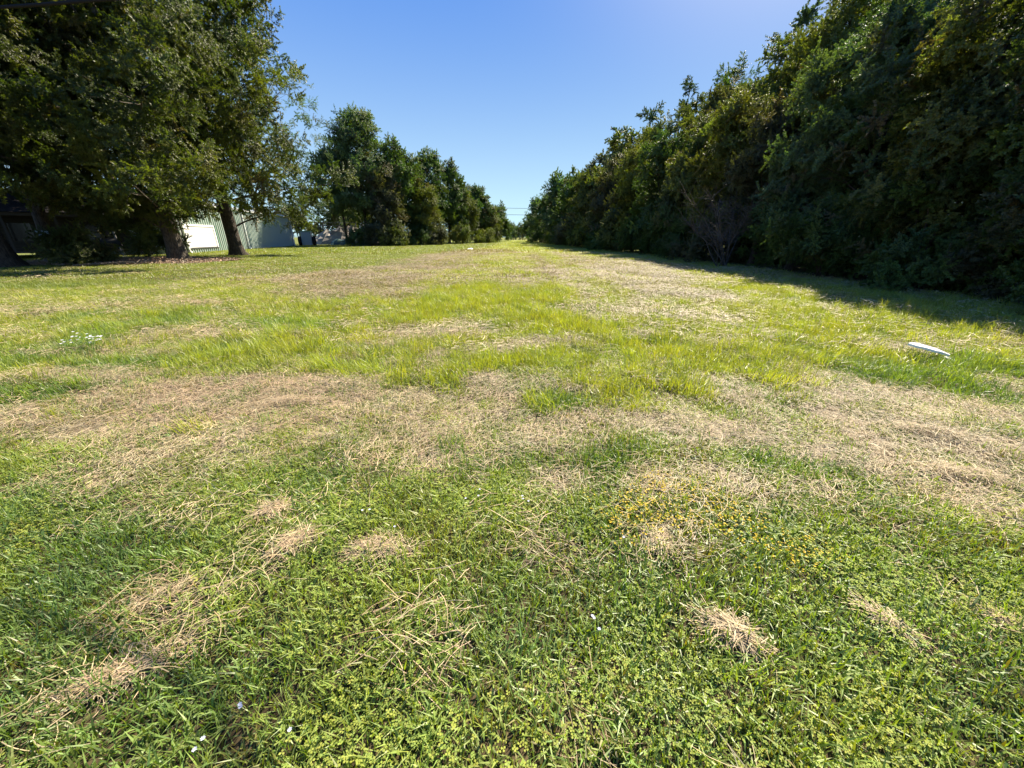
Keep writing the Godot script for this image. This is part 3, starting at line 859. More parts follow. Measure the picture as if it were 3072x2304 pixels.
func left_oaks() -> void:
	var T := "oaks on the left lawn"
	tree("oak_tree", "tall dense oak whose dark trunk stands before the metal shed", "tree", T, Vector3(-26.0, 0, -37.2), {"h": 25.0, "r": 8.2, "cb": 5.2, "tr": 0.54, "lobes": 30, "n": 1250, "s": 1.0, "limbs": 14, "lean": Vector2(0.0, 0.0), "seed": 3,
		"extra": [[Vector3(-3.6, 5.0, 4.0), 1.8], [Vector3(-1.5, 4.2, 4.4), 1.6], [Vector3(3.0, 4.4, 0.0), 1.7], [Vector3(5.2, 4.2, -3.0), 1.8], [Vector3(6.6, 5.0, -2.0), 2.0], [Vector3(5.0, 6.6, 0.0), 2.2], [Vector3(8.2, 6.5, -4.0), 2.2], [Vector3(0.5, 6.0, 3.4), 2.2], [Vector3(2.2, 4.6, 2.6), 1.6], [Vector3(-1.0, 8.0, 4.5), 2.6], [Vector3(3.0, 8.0, 4.0), 2.5], [Vector3(-3.6, 6.4, 3.0), 2.2], [Vector3(3.5, 5.2, 2.0), 2.2], [Vector3(-2.5, 5.0, 4.0), 2.2], [Vector3(6.0, 9.0, 1.0), 2.6], [Vector3(6.6, 13.5, 1.5), 2.8], [Vector3(5.2, 17.5, 1.0), 3.0]]})
	tree("oak_tree", "oak with pale sunlit trunk foot rising from the twig littered bed", "tree", T, Vector3(-25.6, 0, -30.0), {"h": 24.0, "r": 7.6, "cb": 6.0, "tr": 0.52, "lobes": 26, "n": 1550, "s": 0.95, "limbs": 14, "lean": Vector2(-0.04, 0.02), "seed": 4, "bark": Color(0.20, 0.165, 0.125),
		"extra": [[Vector3(7.5, 4.6, 8.0), 1.5], [Vector3(5.5, 4.5, 8.4), 1.5], [Vector3(9.0, 5.4, 7.2), 1.5], [Vector3(1.2, 3.4, 1.6), 1.3], [Vector3(-0.8, 3.2, 2.2), 1.4], [Vector3(2.8, 3.5, 0.6), 1.2], [Vector3(-3.2, 3.2, 1.6), 1.5], [Vector3(6.5, 6.2, 6.8), 1.7], [Vector3(4.4, 5.8, 6.4), 1.7], [Vector3(2.0, 6.0, 7.0), 1.7], [Vector3(-0.5, 5.8, 7.0), 1.8], [Vector3(-3.2, 5.6, 7.4), 1.8], [Vector3(2.6, 4.0, 2.6), 1.5], [Vector3(-0.5, 3.9, 2.8), 1.5], [Vector3(-3.0, 4.0, 3.0), 1.7], [Vector3(3.4, 5.2, 1.0), 1.8], [Vector3(6.0, 9.0, 6.0), 2.6], [Vector3(3.0, 7.6, 7.0), 2.5], [Vector3(7.0, 11.5, 4.0), 2.6], [Vector3(-1.0, 10.5, 7.5), 2.8], [Vector3(0.5, 5.4, 3.0), 2.0], [Vector3(-2.5, 7.0, 4.0), 2.4], [Vector3(2.0, 7.4, 3.6), 2.3], [Vector3(-4.4, 9.0, 4.4), 2.6], [Vector3(1.5, 4.0, 2.0), 1.5], [Vector3(-1.5, 4.6, 3.0), 2.0], [Vector3(3.4, 4.4, 0.5), 1.5], [Vector3(-4.0, 5.0, 2.0), 2.2]]})
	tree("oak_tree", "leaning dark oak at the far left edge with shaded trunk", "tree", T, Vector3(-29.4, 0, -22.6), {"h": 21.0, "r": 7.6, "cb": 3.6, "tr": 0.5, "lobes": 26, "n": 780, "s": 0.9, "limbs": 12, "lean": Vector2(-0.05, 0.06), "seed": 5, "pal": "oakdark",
		"extra": [[Vector3(3.0, 4.6, 2.0), 1.9], [Vector3(4.0, 7.0, 0.0), 2.0], [Vector3(1.5, 5.6, 3.5), 2.0], [Vector3(4.5, 5.4, 2.6), 1.7], [Vector3(5.6, 4.2, 1.0), 1.4], [Vector3(2.0, 8.6, 3.0), 2.2]]})
	tree("oak_tree", "slim shaded oak between the far left oak and the porch", "tree", T, Vector3(-31.0, 0, -26.4), {"h": 20.0, "r": 6.5, "cb": 4.0, "tr": 0.34, "lobes": 16, "n": 432, "s": 1.0, "limbs": 9, "seed": 6, "pal": "oakdark"})
	tree("oak_tree", "loose thin leaved tree with bluish haze painted into its leaves right of the shed oak", "tree", T, Vector3(-43.0, 0, -69.0), {"h": 30.5, "r": 10.0, "cb": 4.5, "tr": 0.5, "lobes": 26, "n": 760, "s": 1.05, "limbs": 12, "seed": 7, "pal": "bluish", "mesh": "wisp", "droop": 0.4,
		"extra": [[Vector3(9.0, 7.0, 2.0), 3.0], [Vector3(10.5, 9.5, 1.0), 2.8], [Vector3(11.0, 14.0, 0.0), 3.0], [Vector3(12.0, 17.5, 1.0), 2.6], [Vector3(10.0, 20.0, 0.0), 3.0], [Vector3(9.0, 23.0, 0.0), 2.8], [Vector3(11.5, 6.0, 4.0), 2.2], [Vector3(8.0, 4.6, 8.0), 2.4]]})
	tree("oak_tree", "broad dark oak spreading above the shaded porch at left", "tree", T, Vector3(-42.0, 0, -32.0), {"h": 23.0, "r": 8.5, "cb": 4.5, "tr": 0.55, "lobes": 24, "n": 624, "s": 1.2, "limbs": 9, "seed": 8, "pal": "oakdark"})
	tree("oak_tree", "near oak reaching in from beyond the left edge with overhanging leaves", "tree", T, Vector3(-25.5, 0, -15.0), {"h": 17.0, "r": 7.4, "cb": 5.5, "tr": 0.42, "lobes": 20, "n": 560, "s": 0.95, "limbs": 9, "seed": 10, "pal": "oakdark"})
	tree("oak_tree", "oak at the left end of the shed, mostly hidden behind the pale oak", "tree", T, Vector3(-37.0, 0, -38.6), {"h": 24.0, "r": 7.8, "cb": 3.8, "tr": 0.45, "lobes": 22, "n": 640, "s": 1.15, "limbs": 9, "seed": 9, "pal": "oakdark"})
	shrub("low dark bush in the shade beside the far left oaks", "", Vector3(-27.0, 0, -24.2), {"h": 2.2, "r": 1.6, "n": 100, "s": 1.0, "pal": "oakdark", "seed": 2})
	shrub("leafy sapling with pale sunlit leaves left of the pale trunk", "", Vector3(-30.4, 0, -32.6), {"h": 5.4, "r": 2.4, "n": 190, "s": 1.1, "pal": "oak", "seed": 3, "name": "sapling", "cat": "sapling"})

func far_left_group() -> void:
	var T := "trees beyond the lawn left of the gap"
	var G := [
		["tall green tree with pale blue haze painted into its leaves topping the clump beyond the lawn", -29.0, -80.0, 23.5, 7.7, "bluish", "round", 759, "oak", 1.35],
		["loose spreading tree with sky showing through left of the tallest", -34.0, -82.0, 18.5, 7.9, "bluish", "round", 429, "oak", 1.35],
		["wide dark green tree behind the vine hung thicket", -23.5, -84.0, 19.0, 6.0, "green", "round", 495, "far", 0.9],
		["purplish brown vine covered tree at the front of the clump", -23.6, -77.0, 13.5, 4.3, "brown", "vine", 528, "oak", 1.0],
		["narrow dark tree with pointed top behind the yellow vines", -19.6, -96.0, 20.0, 4.3, "green", "round", 396, "far", 0.9],
		["yellow green vine draped tree in the middle of the clump", -18.2, -86.0, 12.6, 3.8, "lime", "vine", 495, "oak", 1.0],
		["dark round topped tree right of the yellow vines", -16.4, -104.0, 18.5, 5.5, "green", "round", 429, "far", 1.0],
		["olive tree with shaded flank further along the left side", -13.4, -108.0, 14.5, 5.0, "olive", "vine", 429, "far", 1.0],
		["dark tree second from the gap on the left side", -11.2, -122.0, 15.2, 5.5, "green", "round", 396, "far", 1.0],
		["olive bushy tree next to the gap on the left side", -8.0, -124.0, 11.0, 4.8, "olive", "vine", 396, "far", 1.0],
		["last rounded dark tree at the left of the gap", -5.4, -140.0, 11.5, 5.0, "green", "vine", 330, "far", 1.1]]
	for i in G.size():
		var g: Array = G[i]
		tree("broadleaf_tree", g[0], "tree", T, Vector3(g[1], 0, g[2]), {"h": g[3], "r": g[4], "cb": 0.6 if g[6] == "vine" else g[3] * 0.2, "tr": 0.3, "lobes": 18, "n": g[7], "s": g[9], "limbs": 6, "pal": g[5], "style": g[6], "mesh": g[8], "seed": 40 + i, "dry": 0.05})
	tree("broadleaf_tree", "dark tree filling the middle of the clump behind the vines", "tree", T, Vector3(-21.0, 0, -91.0), {"h": 17.5, "r": 5.0, "cb": 1.0, "tr": 0.3, "lobes": 18, "n": 300, "s": 1.0, "limbs": 5, "pal": "green", "style": "vine", "mesh": "far", "seed": 55})
	var S := "bushes at the foot of the left clump"
	var B := [
		["dark bush at the left foot of the clump beside the earth mound", -28.4, -77.5, 4.5, 3.0, "green"], ["grey green bush below the purplish vine tree", -25.0, -74.5, 3.6, 2.6, "brown"],
		["pale leaved bush in front of the purplish vine tree", -22.4, -75.0, 4.4, 2.4, "olive"], ["dark bush below the yellow vines", -19.4, -82.0, 4.0, 2.6, "green"],
		["reddish tinged bush at the right foot of the yellow vines", -16.2, -85.0, 3.6, 2.6, "brown"], ["olive bush between the yellow vines and the gap", -12.6, -98.0, 4.2, 3.0, "olive"],
		["low grassy bush nearest the gap on its left", -7.6, -112.0, 3.6, 2.8, "lime"]]
	for i in B.size():
		var g: Array = B[i]
		shrub(g[0], S, Vector3(g[1], 0, g[2]), {"h": g[3], "r": g[4], "n": 130, "s": 1.1, "mesh": "oak", "pal": g[5], "seed": 60 + i})
	var D := [
		["olive tree right behind the end of the metal shed", -52.0, -98.0, 10.5, 6.0, "olive"], ["olive tree behind the earth mound", -44.0, -104.0, 9.5, 5.5, "olive"],
		["dark tree peeping over the earth mound", -47.5, -118.0, 12.5, 5.0, "green"], ["olive tree behind the white tanks", -41.0, -110.0, 9.0, 5.0, "oak"],
		["hazy low tree at the left far end of the gap", -0.5, -235.0, 9.5, 6.0, "bluish"], ["hazy low tree at the right far end of the gap", 6.5, -240.0, 10.0, 6.0, "olive"],
		["distant low tree in the middle of the gap", 2.5, -262.0, 8.5, 7.0, "bluish"]]
	for i in D.size():
		var g: Array = D[i]
		tree("distant_tree", g[0], "tree", "trees far beyond the yard and the gap", Vector3(g[1], 0, g[2]), {"h": g[3], "r": g[4], "cb": 0.8, "tr": 0.25, "lobes": 10, "n": 156, "s": 1.1, "limbs": 3, "pal": g[5], "style": "vine", "mesh": "far", "seed": 80 + i})

func right_wood() -> void:
	var F := [
		["low tree just beyond the right picture edge", -2.4, 9.6, 2.9, "green"],
		["deep shaded low tree at the right edge of the picture", -6.5, 9.2, 2.8, "green"], ["shaded tree with rusty leaves second from the right edge", -10.0, 9.6, 2.8, "green"],
		["glossy dark tree with bright leaf tips behind the white board", -13.6, 9.2, 2.7, "olive"], ["low olive tree with dry brown leaves at the near wood front", -17.2, 10.0, 2.9, "bluish"],
		["blue green tree just right of the bare twig tangle", -20.6, 9.8, 2.8, "bluish"], ["brown leaved tree above the bare twig tangle", -24.4, 9.2, 2.9, "brown"],
		["sunlit yellow green tree above the bare twig tangle", -28.6, 10.4, 3.0, "lime"], ["olive tree left of the yellow green one in the wood front", -33.6, 10.2, 3.1, "olive"],
		["dark green tree halfway along the wood front", -39.5, 10.4, 3.3, "green"], ["yellow green tree with drooping sprays halfway along the wood", -46.5, 10.8, 3.4, "lime"],
		["brownish tree beyond the drooping yellow green one", -54.5, 11.2, 3.6, "brown"], ["olive tree where the wood starts to close on the gap", -64.0, 11.0, 3.8, "olive"],
		["dark tree with ragged left side in the far wood", -75.0, 11.4, 4.0, "green"], ["pale topped tree sticking out at the far end of the wood", -89.0, 14.4, 4.2, "bluish"],
		["dark tree third from the gap on its right", -107.0, 12.4, 4.4, "green"], ["thin crowned tree leaning into the gap from the right", -128.0, 13.0, 4.4, "bluish"],
		["last dark tree right of the gap", -156.0, 10.0, 4.6, "green"]]
	for i in F.size():
		var g: Array = F[i]
		var near: bool = g[1] > -30.0
		var far: bool = g[1] < -60.0
		tree("woodland_tree", g[0], "tree", "trees along the front of the right hand wood", Vector3(forest_x(g[1]) + 2.6, 0, g[1]), {"h": g[2], "r": g[3], "cb": 0.9, "tr": 0.16, "lobes": 22, "n": 420 if near else 300 if not far else 240,
			"s": 1.0, "limbs": 9, "pal": g[4], "style": "vine" if i % 3 != 1 else "round", "mesh": ("small" if i % 2 == 0 else "near") if near else "oak" if not far else "far", "seed": 120 + i, "dry": 0.07, "lean": Vector2(rr(-0.05, 0.02), rr(-0.03, 0.03)), "droop": 0.35})
	var M := [
		["olive tree beyond the right picture edge", -0.8, 12.0, 3.4, "olive"],
		["olive tree rising behind the right edge shrubs", -5.0, 11.6, 3.4, "olive"], ["tree with brown tinged top near the right edge", -9.0, 12.2, 3.4, "brown"], ["leafy olive tree near the upper right corner", -13.5, 12.4, 3.4, "olive"],
		["wispy topped tree standing high at the upper right skyline", -18.5, 14.4, 3.4, "bluish"], ["green tree next to the wispy topped one", -23.0, 13.6, 3.4, "green"], ["yellowish tree above the brown leaved one", -27.5, 14.4, 3.5, "lime"],
		["olive tree on the slope of the skyline", -32.5, 14.0, 3.5, "olive"], ["brown flecked tree on the slope of the skyline", -38.0, 14.2, 3.6, "brown"], ["olive tree with sunlit top at mid wood", -44.5, 14.6, 3.8, "olive"],
		["yellow green crown at the middle of the skyline", -52.0, 14.6, 4.0, "lime"], ["olive crown below the dark evergreens", -61.0, 15.4, 4.0, "olive"], ["brownish crown below the third evergreen", -72.0, 14.6, 4.2, "brown"],
		["olive crown before the pale topped tree", -86.0, 14.6, 4.6, "olive"], ["green crown behind the thin crowned leaning tree", -118.0, 14.0, 5.0, "green"]]
	for i in M.size():
		var g: Array = M[i]
		var near: bool = g[1] > -30.0
		tree("woodland_tree", g[0], "tree", "second row of trees in the right hand wood", Vector3(forest_x(g[1]) + 6.4, 0, g[1]), {"h": g[2], "r": g[3], "cb": 3.0, "tr": 0.2, "lobes": 20, "n": 400 if near else 240, "s": 1.1 if near else 1.0, "limbs": 8,
			"pal": g[4], "style": "round", "mesh": ("wisp" if i == 4 else "near") if near else "oak" if g[1] > -60.0 else "far", "seed": 240 + i, "dry": 0.06, "droop": 0.3})
	var K := [
		["tall tree rising behind the right edge of the wood", -9.0, 15.0, 4.0, "oak"], ["tall tree crown behind the leafy olive tree", -15.5, 15.4, 4.0, "green"],
		["pine like crown rising behind the wispy topped tree", -23.0, 17.8, 3.4, "pine"], ["tall crown behind the yellowish tree", -30.0, 17.2, 4.0, "olive"],
		["pointed dark evergreen on the skyline of the wood", -37.0, 18.4, 2.8, "pine"], ["tall crown behind the middle of the wood", -44.0, 17.6, 4.2, "green"],
		["dark spiky evergreen showing over the yellow green crown", -53.0, 19.2, 3.2, "pine"], ["second dark evergreen on the skyline towards the gap", -64.0, 18.6, 3.6, "pine"],
		["third dark evergreen on the skyline towards the gap", -78.0, 19.2, 3.8, "pine"], ["tall crown behind the far end of the wood", -98.0, 17.0, 5.0, "green"],
		["tall crown behind the trees right of the gap", -132.0, 15.0, 5.4, "olive"]]
	for i in K.size():
		var g: Array = K[i]
		tree("tall_tree", g[0], "tree", "taller trees behind the wood front", Vector3(forest_x(g[1]) + 10.0, 0, g[1]), {"h": g[2], "r": g[3], "cb": 4.0, "tr": 0.22, "lobes": 18, "n": 230, "s": 1.0, "limbs": 6,
			"pal": g[4], "style": "cone" if g[4] == "pine" else "round", "mesh": "oak" if g[1] > -60.0 else "far", "seed": 160 + i})
	for i in 9:
		var z := -4.0 - i * 6.0 - i * i * 0.8
		tree("inner_tree", "dark tree deep inside the right hand wood, seen only through gaps", "tree", "trees deep inside the right hand wood", Vector3(forest_x(z) + 14.0 + (i % 3), 0, z), {"h": 12.5 + (i % 4), "r": 4.8, "cb": 0.8, "tr": 0.2, "lobes": 12, "n": 130, "s": 1.2, "limbs": 3, "pal": "green", "style": "vine", "seed": 190 + i, "mesh": "far"})
	var S := "shrubs along the foot of the right hand wood"
	var U := [
		["black shaded shrub at the right picture edge by the wood", -6.0, "green"], ["shaded shrub second from the right picture edge", -9.4, "brown"], ["shaded shrub with glinting leaves behind the white board", -12.6, "green"],
		["dense dark shrub under the low olive tree of the wood", -16.0, "green"], ["dark shrub right of the bare twig tangle", -19.6, "green"], ["dark shrub just left of the bare twig tangle", -27.0, "brown"],
		["tall dark shrub under the yellow green tree", -31.0, "green"], ["deep green shrub in blue shade at mid wood", -35.4, "green"], ["dark shrub with a few pale leaves at mid wood", -40.6, "green"],
		["lighter leafy shrub jutting into the field at mid wood", -46.4, "olive"], ["shrub beyond the jutting leafy one", -53.0, "green"], ["sunlit pale shrub standing out at the far wood foot", -61.0, "lime"],
		["dark shrub past the sunlit pale one", -70.0, "brown"], ["low olive shrub towards the gap at right", -81.0, "olive"], ["dark shrub nearest the gap at right", -96.0, "green"], ["low dark hedge like shrub beside the gap at right", -116.0, "green"]]
	for i in 4:
		var nz := -6.2 - i * 1.7
		shrub("bush deep in the dark undergrowth behind the front shrubs", "undergrowth inside the right hand wood", Vector3(forest_x(nz) + 2.6, 0, nz), {"h": 2.6, "r": 1.7, "n": 130, "s": 0.9, "mesh": "near", "pal": "green", "seed": 340 + i, "lobes": 9, "name": "undergrowth_bush", "cat": "bush"})
	for i in 15:
		var uz := -3.0 - i * 4.6 - i * i * 0.25
		shrub("bush deep in the dark undergrowth behind the front shrubs", "undergrowth inside the right hand wood", Vector3(forest_x(uz) + 4.6 + (i % 3) * 0.8, 0, uz), {"h": 3.6 + (i % 4) * 0.4, "r": 2.9, "n": 120, "s": 1.0, "mesh": "oak", "pal": "green", "seed": 300 + i, "lobes": 10, "name": "undergrowth_bush", "cat": "bush"})
	for i in U.size():
		var g: Array = U[i]
		var z: float = g[1]
		shrub(g[0], S, Vector3(forest_x(z) + 0.9 + (i * 5 % 3) * 0.5, 0, z), {"h": 2.8 + (i * 7 % 5) * 0.45 + absf(z) * 0.012, "r": 2.1 + absf(z) * 0.012, "n": 150, "s": 0.9 if z > -40.0 else 1.0, "mesh": "small" if z > -34.0 else "oak", "pal": g[2], "seed": 220 + i, "lobes": 11})
	# the dead shrub whose bare twigs stand out before the dark leaves
	rng.seed = 333
	var t := thing("dead_shrub", "tangle of bare grey twigs standing in front of the dark wood", "dead shrub", Vector3(forest_x(-22.5) - 0.1, 0, -22.5))
	for i in 13:
		var b := Buf.new()
		var a := rr(1.6, 5.6)
		var tip := Vector3(cos(a) * rr(1.0, 2.8), rr(1.4, 4.2), sin(a) * rr(1.0, 2.8))
		var pts := limb_path(Vector3(rr(-0.3, 0.3), 0, rr(-0.3, 0.3)), tip, rr(0.2, 0.8))
		b.tube(pts, PackedFloat32Array([0.035, 0.03, 0.025, 0.02, 0.014, 0.006]), 5, Color(0.20, 0.17, 0.14))
		for k in 30:
			var s := pts[2 + k % 4].lerp(pts[3 + k % 3], rng.randf())
			var e := s + Vector3(rr(-0.9, 0.9), rr(-0.1, 1.0), rr(-0.9, 0.9))
			b.tube(PackedVector3Array([s, s.lerp(e, 0.5) + Vector3(0, rr(-0.1, 0.15), 0), e]), PackedFloat32Array([0.012, 0.009, 0.004]), 4, Color(0.20, 0.17, 0.14), 0.0, false)
		part("twig", b.mesh(bark_mat), t)

func yard_things() -> void:
	rng.seed = 71
	var dark := mat(Color.WHITE, 0.7)
	# littered bed round the pale oak
	var b := Buf.new()
	var c := Vector2(-26.4, -27.6)
	for i in 40:
		for j in 14:
			var quad: Array = []
			for q in [[0, 0], [1, 0], [1, 1], [0, 1]]:
				var a: float = TAU * (i + q[0]) / 40.0
				var k: float = (j + q[1]) / 14.0
				var p := Vector2(c.x + cos(a) * 5.6 * k * (1.0 + 0.18 * sin(a * 5.0)), c.y + sin(a) * 3.4 * k * (1.0 + 0.2 * sin(a * 4.0 + 1.0)))
				quad.append(Vector3(p.x, ground_y(p.x, p.y) + 0.03 * (1.0 - k) + 0.006, p.y))
			b.quad(quad[0], quad[3], quad[2], quad[1], Color(0.20, 0.145, 0.10) * (1.0 + n_fine.get_noise_2d(i * 3.0, j * 3.0) * 0.5))
	part("soil_bed", b.mesh(mat(Color.WHITE, 0.95)), self).set_meta("kind", "structure")
	var litter := Buf.new()
	for i in 30:
		var a := rr(0, TAU)
		var p := Vector3(rr(-0.5, 0.5), rr(0.0, 0.04), rr(-0.5, 0.5))
		leaf(litter, p, Vector3(cos(a), rr(0.0, 0.5), sin(a)).normalized(), Vector3(rr(-0.5, 0.5), 1, rr(-0.5, 0.5)).normalized(), 0.16, 0.07, jit(Color.WHITE, 0.35))
		if i % 3 == 0:
			b = litter
			var d := Vector3(cos(a * 3.0), 0.1, sin(a * 3.0)) * rr(0.2, 0.45)
			b.quad(p, p + Vector3(0, 0.012, 0.008), p + d + Vector3(0, 0.012, 0.008), p + d, Color(0.9, 0.8, 0.7))
	var lot := Lot.new()
	for i in 420:
		var a := rr(0, TAU)
		var k := sqrt(rng.randf())
		var x := c.x + cos(a) * 6.4 * k
		var z := c.y + sin(a) * 4.2 * k
		lot.upright(Vector3(x, ground_y(x, z) + 0.02, z), rr(0, TAU), rr(0.7, 1.2), rr(0.8, 2.0), Vector2.ZERO, jit(Color(0.36, 0.25, 0.17), 0.3))
	var ln := lot.node("leaf_litter", litter.mesh(mat(Color.WHITE, 0.7)))
	add_child(ln)
	tag(ln, "brown leaf litter and twigs strewn round the pale oak", "leaf litter")
	var say := ["long pale fallen branch across the litter before the pale oak", "short fallen branch at the right end of the litter bed", "crooked fallen branch left of the pale trunk", "thin fallen branch along the front edge of the litter", "fallen branch leaning against the pale trunk foot", "bleached fallen branch at the far left of the litter"]
	var ends := [[-27.5, -23.6, -22.6, -24.6], [-22.4, -26.6, -20.6, -27.4], [-30.0, -25.0, -27.6, -26.4], [-25.6, -22.6, -21.8, -23.4], [-24.6, -28.4, -23.6, -29.6], [-33.0, -22.4, -29.0, -22.2]]
	for i in 6:
		var e: Array = ends[i]
		stick(say[i], Vector3(e[0], ground_y(e[0], e[1]) + 0.07, e[1]), Vector3(e[2], ground_y(e[2], e[3]) + 0.12, e[3]), rr(0.05, 0.09))
	dark = mat(Color.WHITE, 0.95, true, Color.BLACK, 0.1)
	# the shaded house with a porch
	var t := thing("porch_house", "dark timber house with porch posts and steps in deep shade", "house", Vector3(-40.0, -0.05, -33.5), 0.85)
	b = Buf.new()
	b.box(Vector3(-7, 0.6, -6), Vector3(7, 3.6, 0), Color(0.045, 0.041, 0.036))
	part("wall", b.mesh(dark), t)
	for i in 12:
		b = Buf.new()
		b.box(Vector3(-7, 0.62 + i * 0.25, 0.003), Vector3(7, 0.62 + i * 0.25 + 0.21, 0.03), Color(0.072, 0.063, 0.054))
		part("plank", b.mesh(dark), t)
	b = Buf.new()
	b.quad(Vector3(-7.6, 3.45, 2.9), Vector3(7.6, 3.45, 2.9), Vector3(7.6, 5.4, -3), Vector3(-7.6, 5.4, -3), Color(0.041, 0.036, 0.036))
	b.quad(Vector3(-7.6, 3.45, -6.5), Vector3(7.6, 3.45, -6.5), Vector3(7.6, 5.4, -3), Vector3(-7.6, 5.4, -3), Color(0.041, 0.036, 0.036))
	part("roof", b.mesh(dark), t)
	b = Buf.new()
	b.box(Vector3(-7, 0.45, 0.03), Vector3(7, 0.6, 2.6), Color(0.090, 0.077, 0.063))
	part("porch_floor", b.mesh(dark), t)
	b = Buf.new()
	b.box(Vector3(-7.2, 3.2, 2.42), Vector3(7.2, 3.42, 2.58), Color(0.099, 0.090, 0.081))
	part("beam", b.mesh(dark), t)
	for i in 6:
		b = Buf.new()
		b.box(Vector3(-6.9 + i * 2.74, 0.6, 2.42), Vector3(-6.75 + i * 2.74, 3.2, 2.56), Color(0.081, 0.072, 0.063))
		part("post", b.mesh(dark), t)
	for i in 3:
		b = Buf.new()
		b.box(Vector3(1.2, i * 0.15, 2.61 + (2 - i) * 0.3), Vector3(3.4, i * 0.15 + 0.14, 2.91 + (2 - i) * 0.3), Color(0.099, 0.086, 0.072))
		part("step", b.mesh(dark), t)
	for i in 3:
		b = Buf.new()
		b.box(Vector3(-5.5 + i * 4.2, 1.3, 0.02), Vector3(-4.3 + i * 4.2, 2.7, 0.05), Color(0.009, 0.011, 0.013))
		part("window", b.mesh(mat(Color.WHITE, 0.15)), t)
	# barrel smoker, cabinet, notice post
	t = thing("barrel_smoker", "dark barrel smoker on splayed legs in shade left of the pale oak", "smoker", Vector3(-33.6, 0, -33.2), 0.6)
	b = Buf.new()
	b.tube(PackedVector3Array([Vector3(-0.6, 1.15, 0), Vector3(-0.56, 1.15, 0), Vector3(0.56, 1.15, 0), Vector3(0.6, 1.15, 0)]), PackedFloat32Array([0.26, 0.33, 0.33, 0.26]), 14, Color(0.05, 0.05, 0.05))
	part("barrel", b.mesh(dark), t)
	for s in [[-1, -1], [1, -1], [-1, 1], [1, 1]]:
		b = Buf.new()
		b.tube(PackedVector3Array([Vector3(s[0] * 0.4, 1.0, s[1] * 0.15), Vector3(s[0] * 0.52, 0, s[1] * 0.42)]), PackedFloat32Array([0.03, 0.03]), 6, Color(0.30, 0.29, 0.28))
		part("leg", b.mesh(dark), t)
	b = Buf.new()
	b.tube(PackedVector3Array([Vector3(0.35, 1.4, 0), Vector3(0.35, 2.1, 0)]), PackedFloat32Array([0.07, 0.07]), 8, Color(0.35, 0.34, 0.33))
	part("chimney", b.mesh(dark), t)
	t = thing("metal_cabinet", "plain grey metal cabinet standing in shade beside the pale oak", "cabinet", Vector3(-35.4, 0, -38.0), 0.5)
	b = Buf.new()
	b.box(Vector3(-0.75, 0.0, -0.4), Vector3(0.75, 1.6, 0.4), Color(0.42, 0.42, 0.42))
	part("body", b.mesh(dark), t)
	for s in [-1, 1]:
		b = Buf.new()
		b.box(Vector3(-0.36 + s * 0.36, 0.1, 0.402), Vector3(0.34 + s * 0.36, 1.5, 0.425), Color(0.46, 0.46, 0.46))
		part("door", b.mesh(dark), t)
	t = thing("notice_post", "small pale blue notice on a post under the far left oaks", "notice", Vector3(-28.2, 0, -24.0), 0.5)
	b = Buf.new()
	b.box(Vector3(-0.06, 0, -0.06), Vector3(0.06, 2.0, 0.06), Color(0.16, 0.14, 0.12))
	part("post", b.mesh(dark), t)
	b = Buf.new()
	b.box(Vector3(-0.26, 1.15, 0.062), Vector3(0.26, 1.95, 0.09), Color(0.45, 0.58, 0.75))
	part("board", b.mesh(dark), t)
	b = Buf.new()
	b.box(Vector3(-0.14, 1.35, 0.092), Vector3(0.14, 1.7, 0.098), Color(0.10, 0.16, 0.30))
	part("panel", b.mesh(dark), t)
	# beyond the shed: blue bin, mound, tanks, rails, sheets
	t = thing("blue_bin", "square pale blue bin beside the end of the metal shed", "bin", Vector3(-41.0, 0.0, -79.5), 0.3)
	b = Buf.new()
	b.box(Vector3(-0.9, 0.1, -0.9), Vector3(0.9, 2.5, 0.9), Color(0.30, 0.36, 0.42))
	part("body", b.mesh(dark), t)
	b = Buf.new()
	b.box(Vector3(-0.97, 2.5, -0.97), Vector3(0.97, 2.7, 0.97), Color(0.16, 0.28, 0.22))
	part("lid", b.mesh(dark), t)
	for s in [-1, 1]:
		b = Buf.new()
		b.tube(PackedVector3Array([Vector3(s * 1.05, 0.85, 0.4), Vector3(s * 1.5, 0.85, 0.4)]), PackedFloat32Array([0.85, 0.85]), 16, Color(0.03, 0.03, 0.03))
		part("wheel", b.mesh(dark), t)
	t = thing("earth_mound", "low grey brown mound of earth beyond the shed end", "mound", Vector3(-37.0, 0, -90.0))
	b = Buf.new()
	for i in 36:
		for j in 10:
			var quad: Array = []
			for q in [[0, 0], [1, 0], [1, 1], [0, 1]]:
				var a: float = TAU * (i + q[0]) / 36.0
				var k: float = (j + q[1]) / 10.0
				var p := Vector3(cos(a) * 9.5 * k, 0, sin(a) * 5.0 * k)
				p.y = 3.3 * pow(maxf(0.0, 1.0 - k * k), 0.9) * (1.0 + n_low.get_noise_2d(p.x * 2.0, p.z * 2.0) * 0.5) - 0.1
				quad.append(p)
			b.quad(quad[0], quad[3], quad[2], quad[1], Color(0.20, 0.18, 0.15) * (1.0 + n_fine.get_noise_2d(i * 2.0, j * 2.0) * 0.5))
	part("earth", b.mesh(mat(Color.WHITE, 0.95)), t)
	var tl := ["white upright tank left of the pair behind the mound", "white upright tank right of the pair behind the mound"]
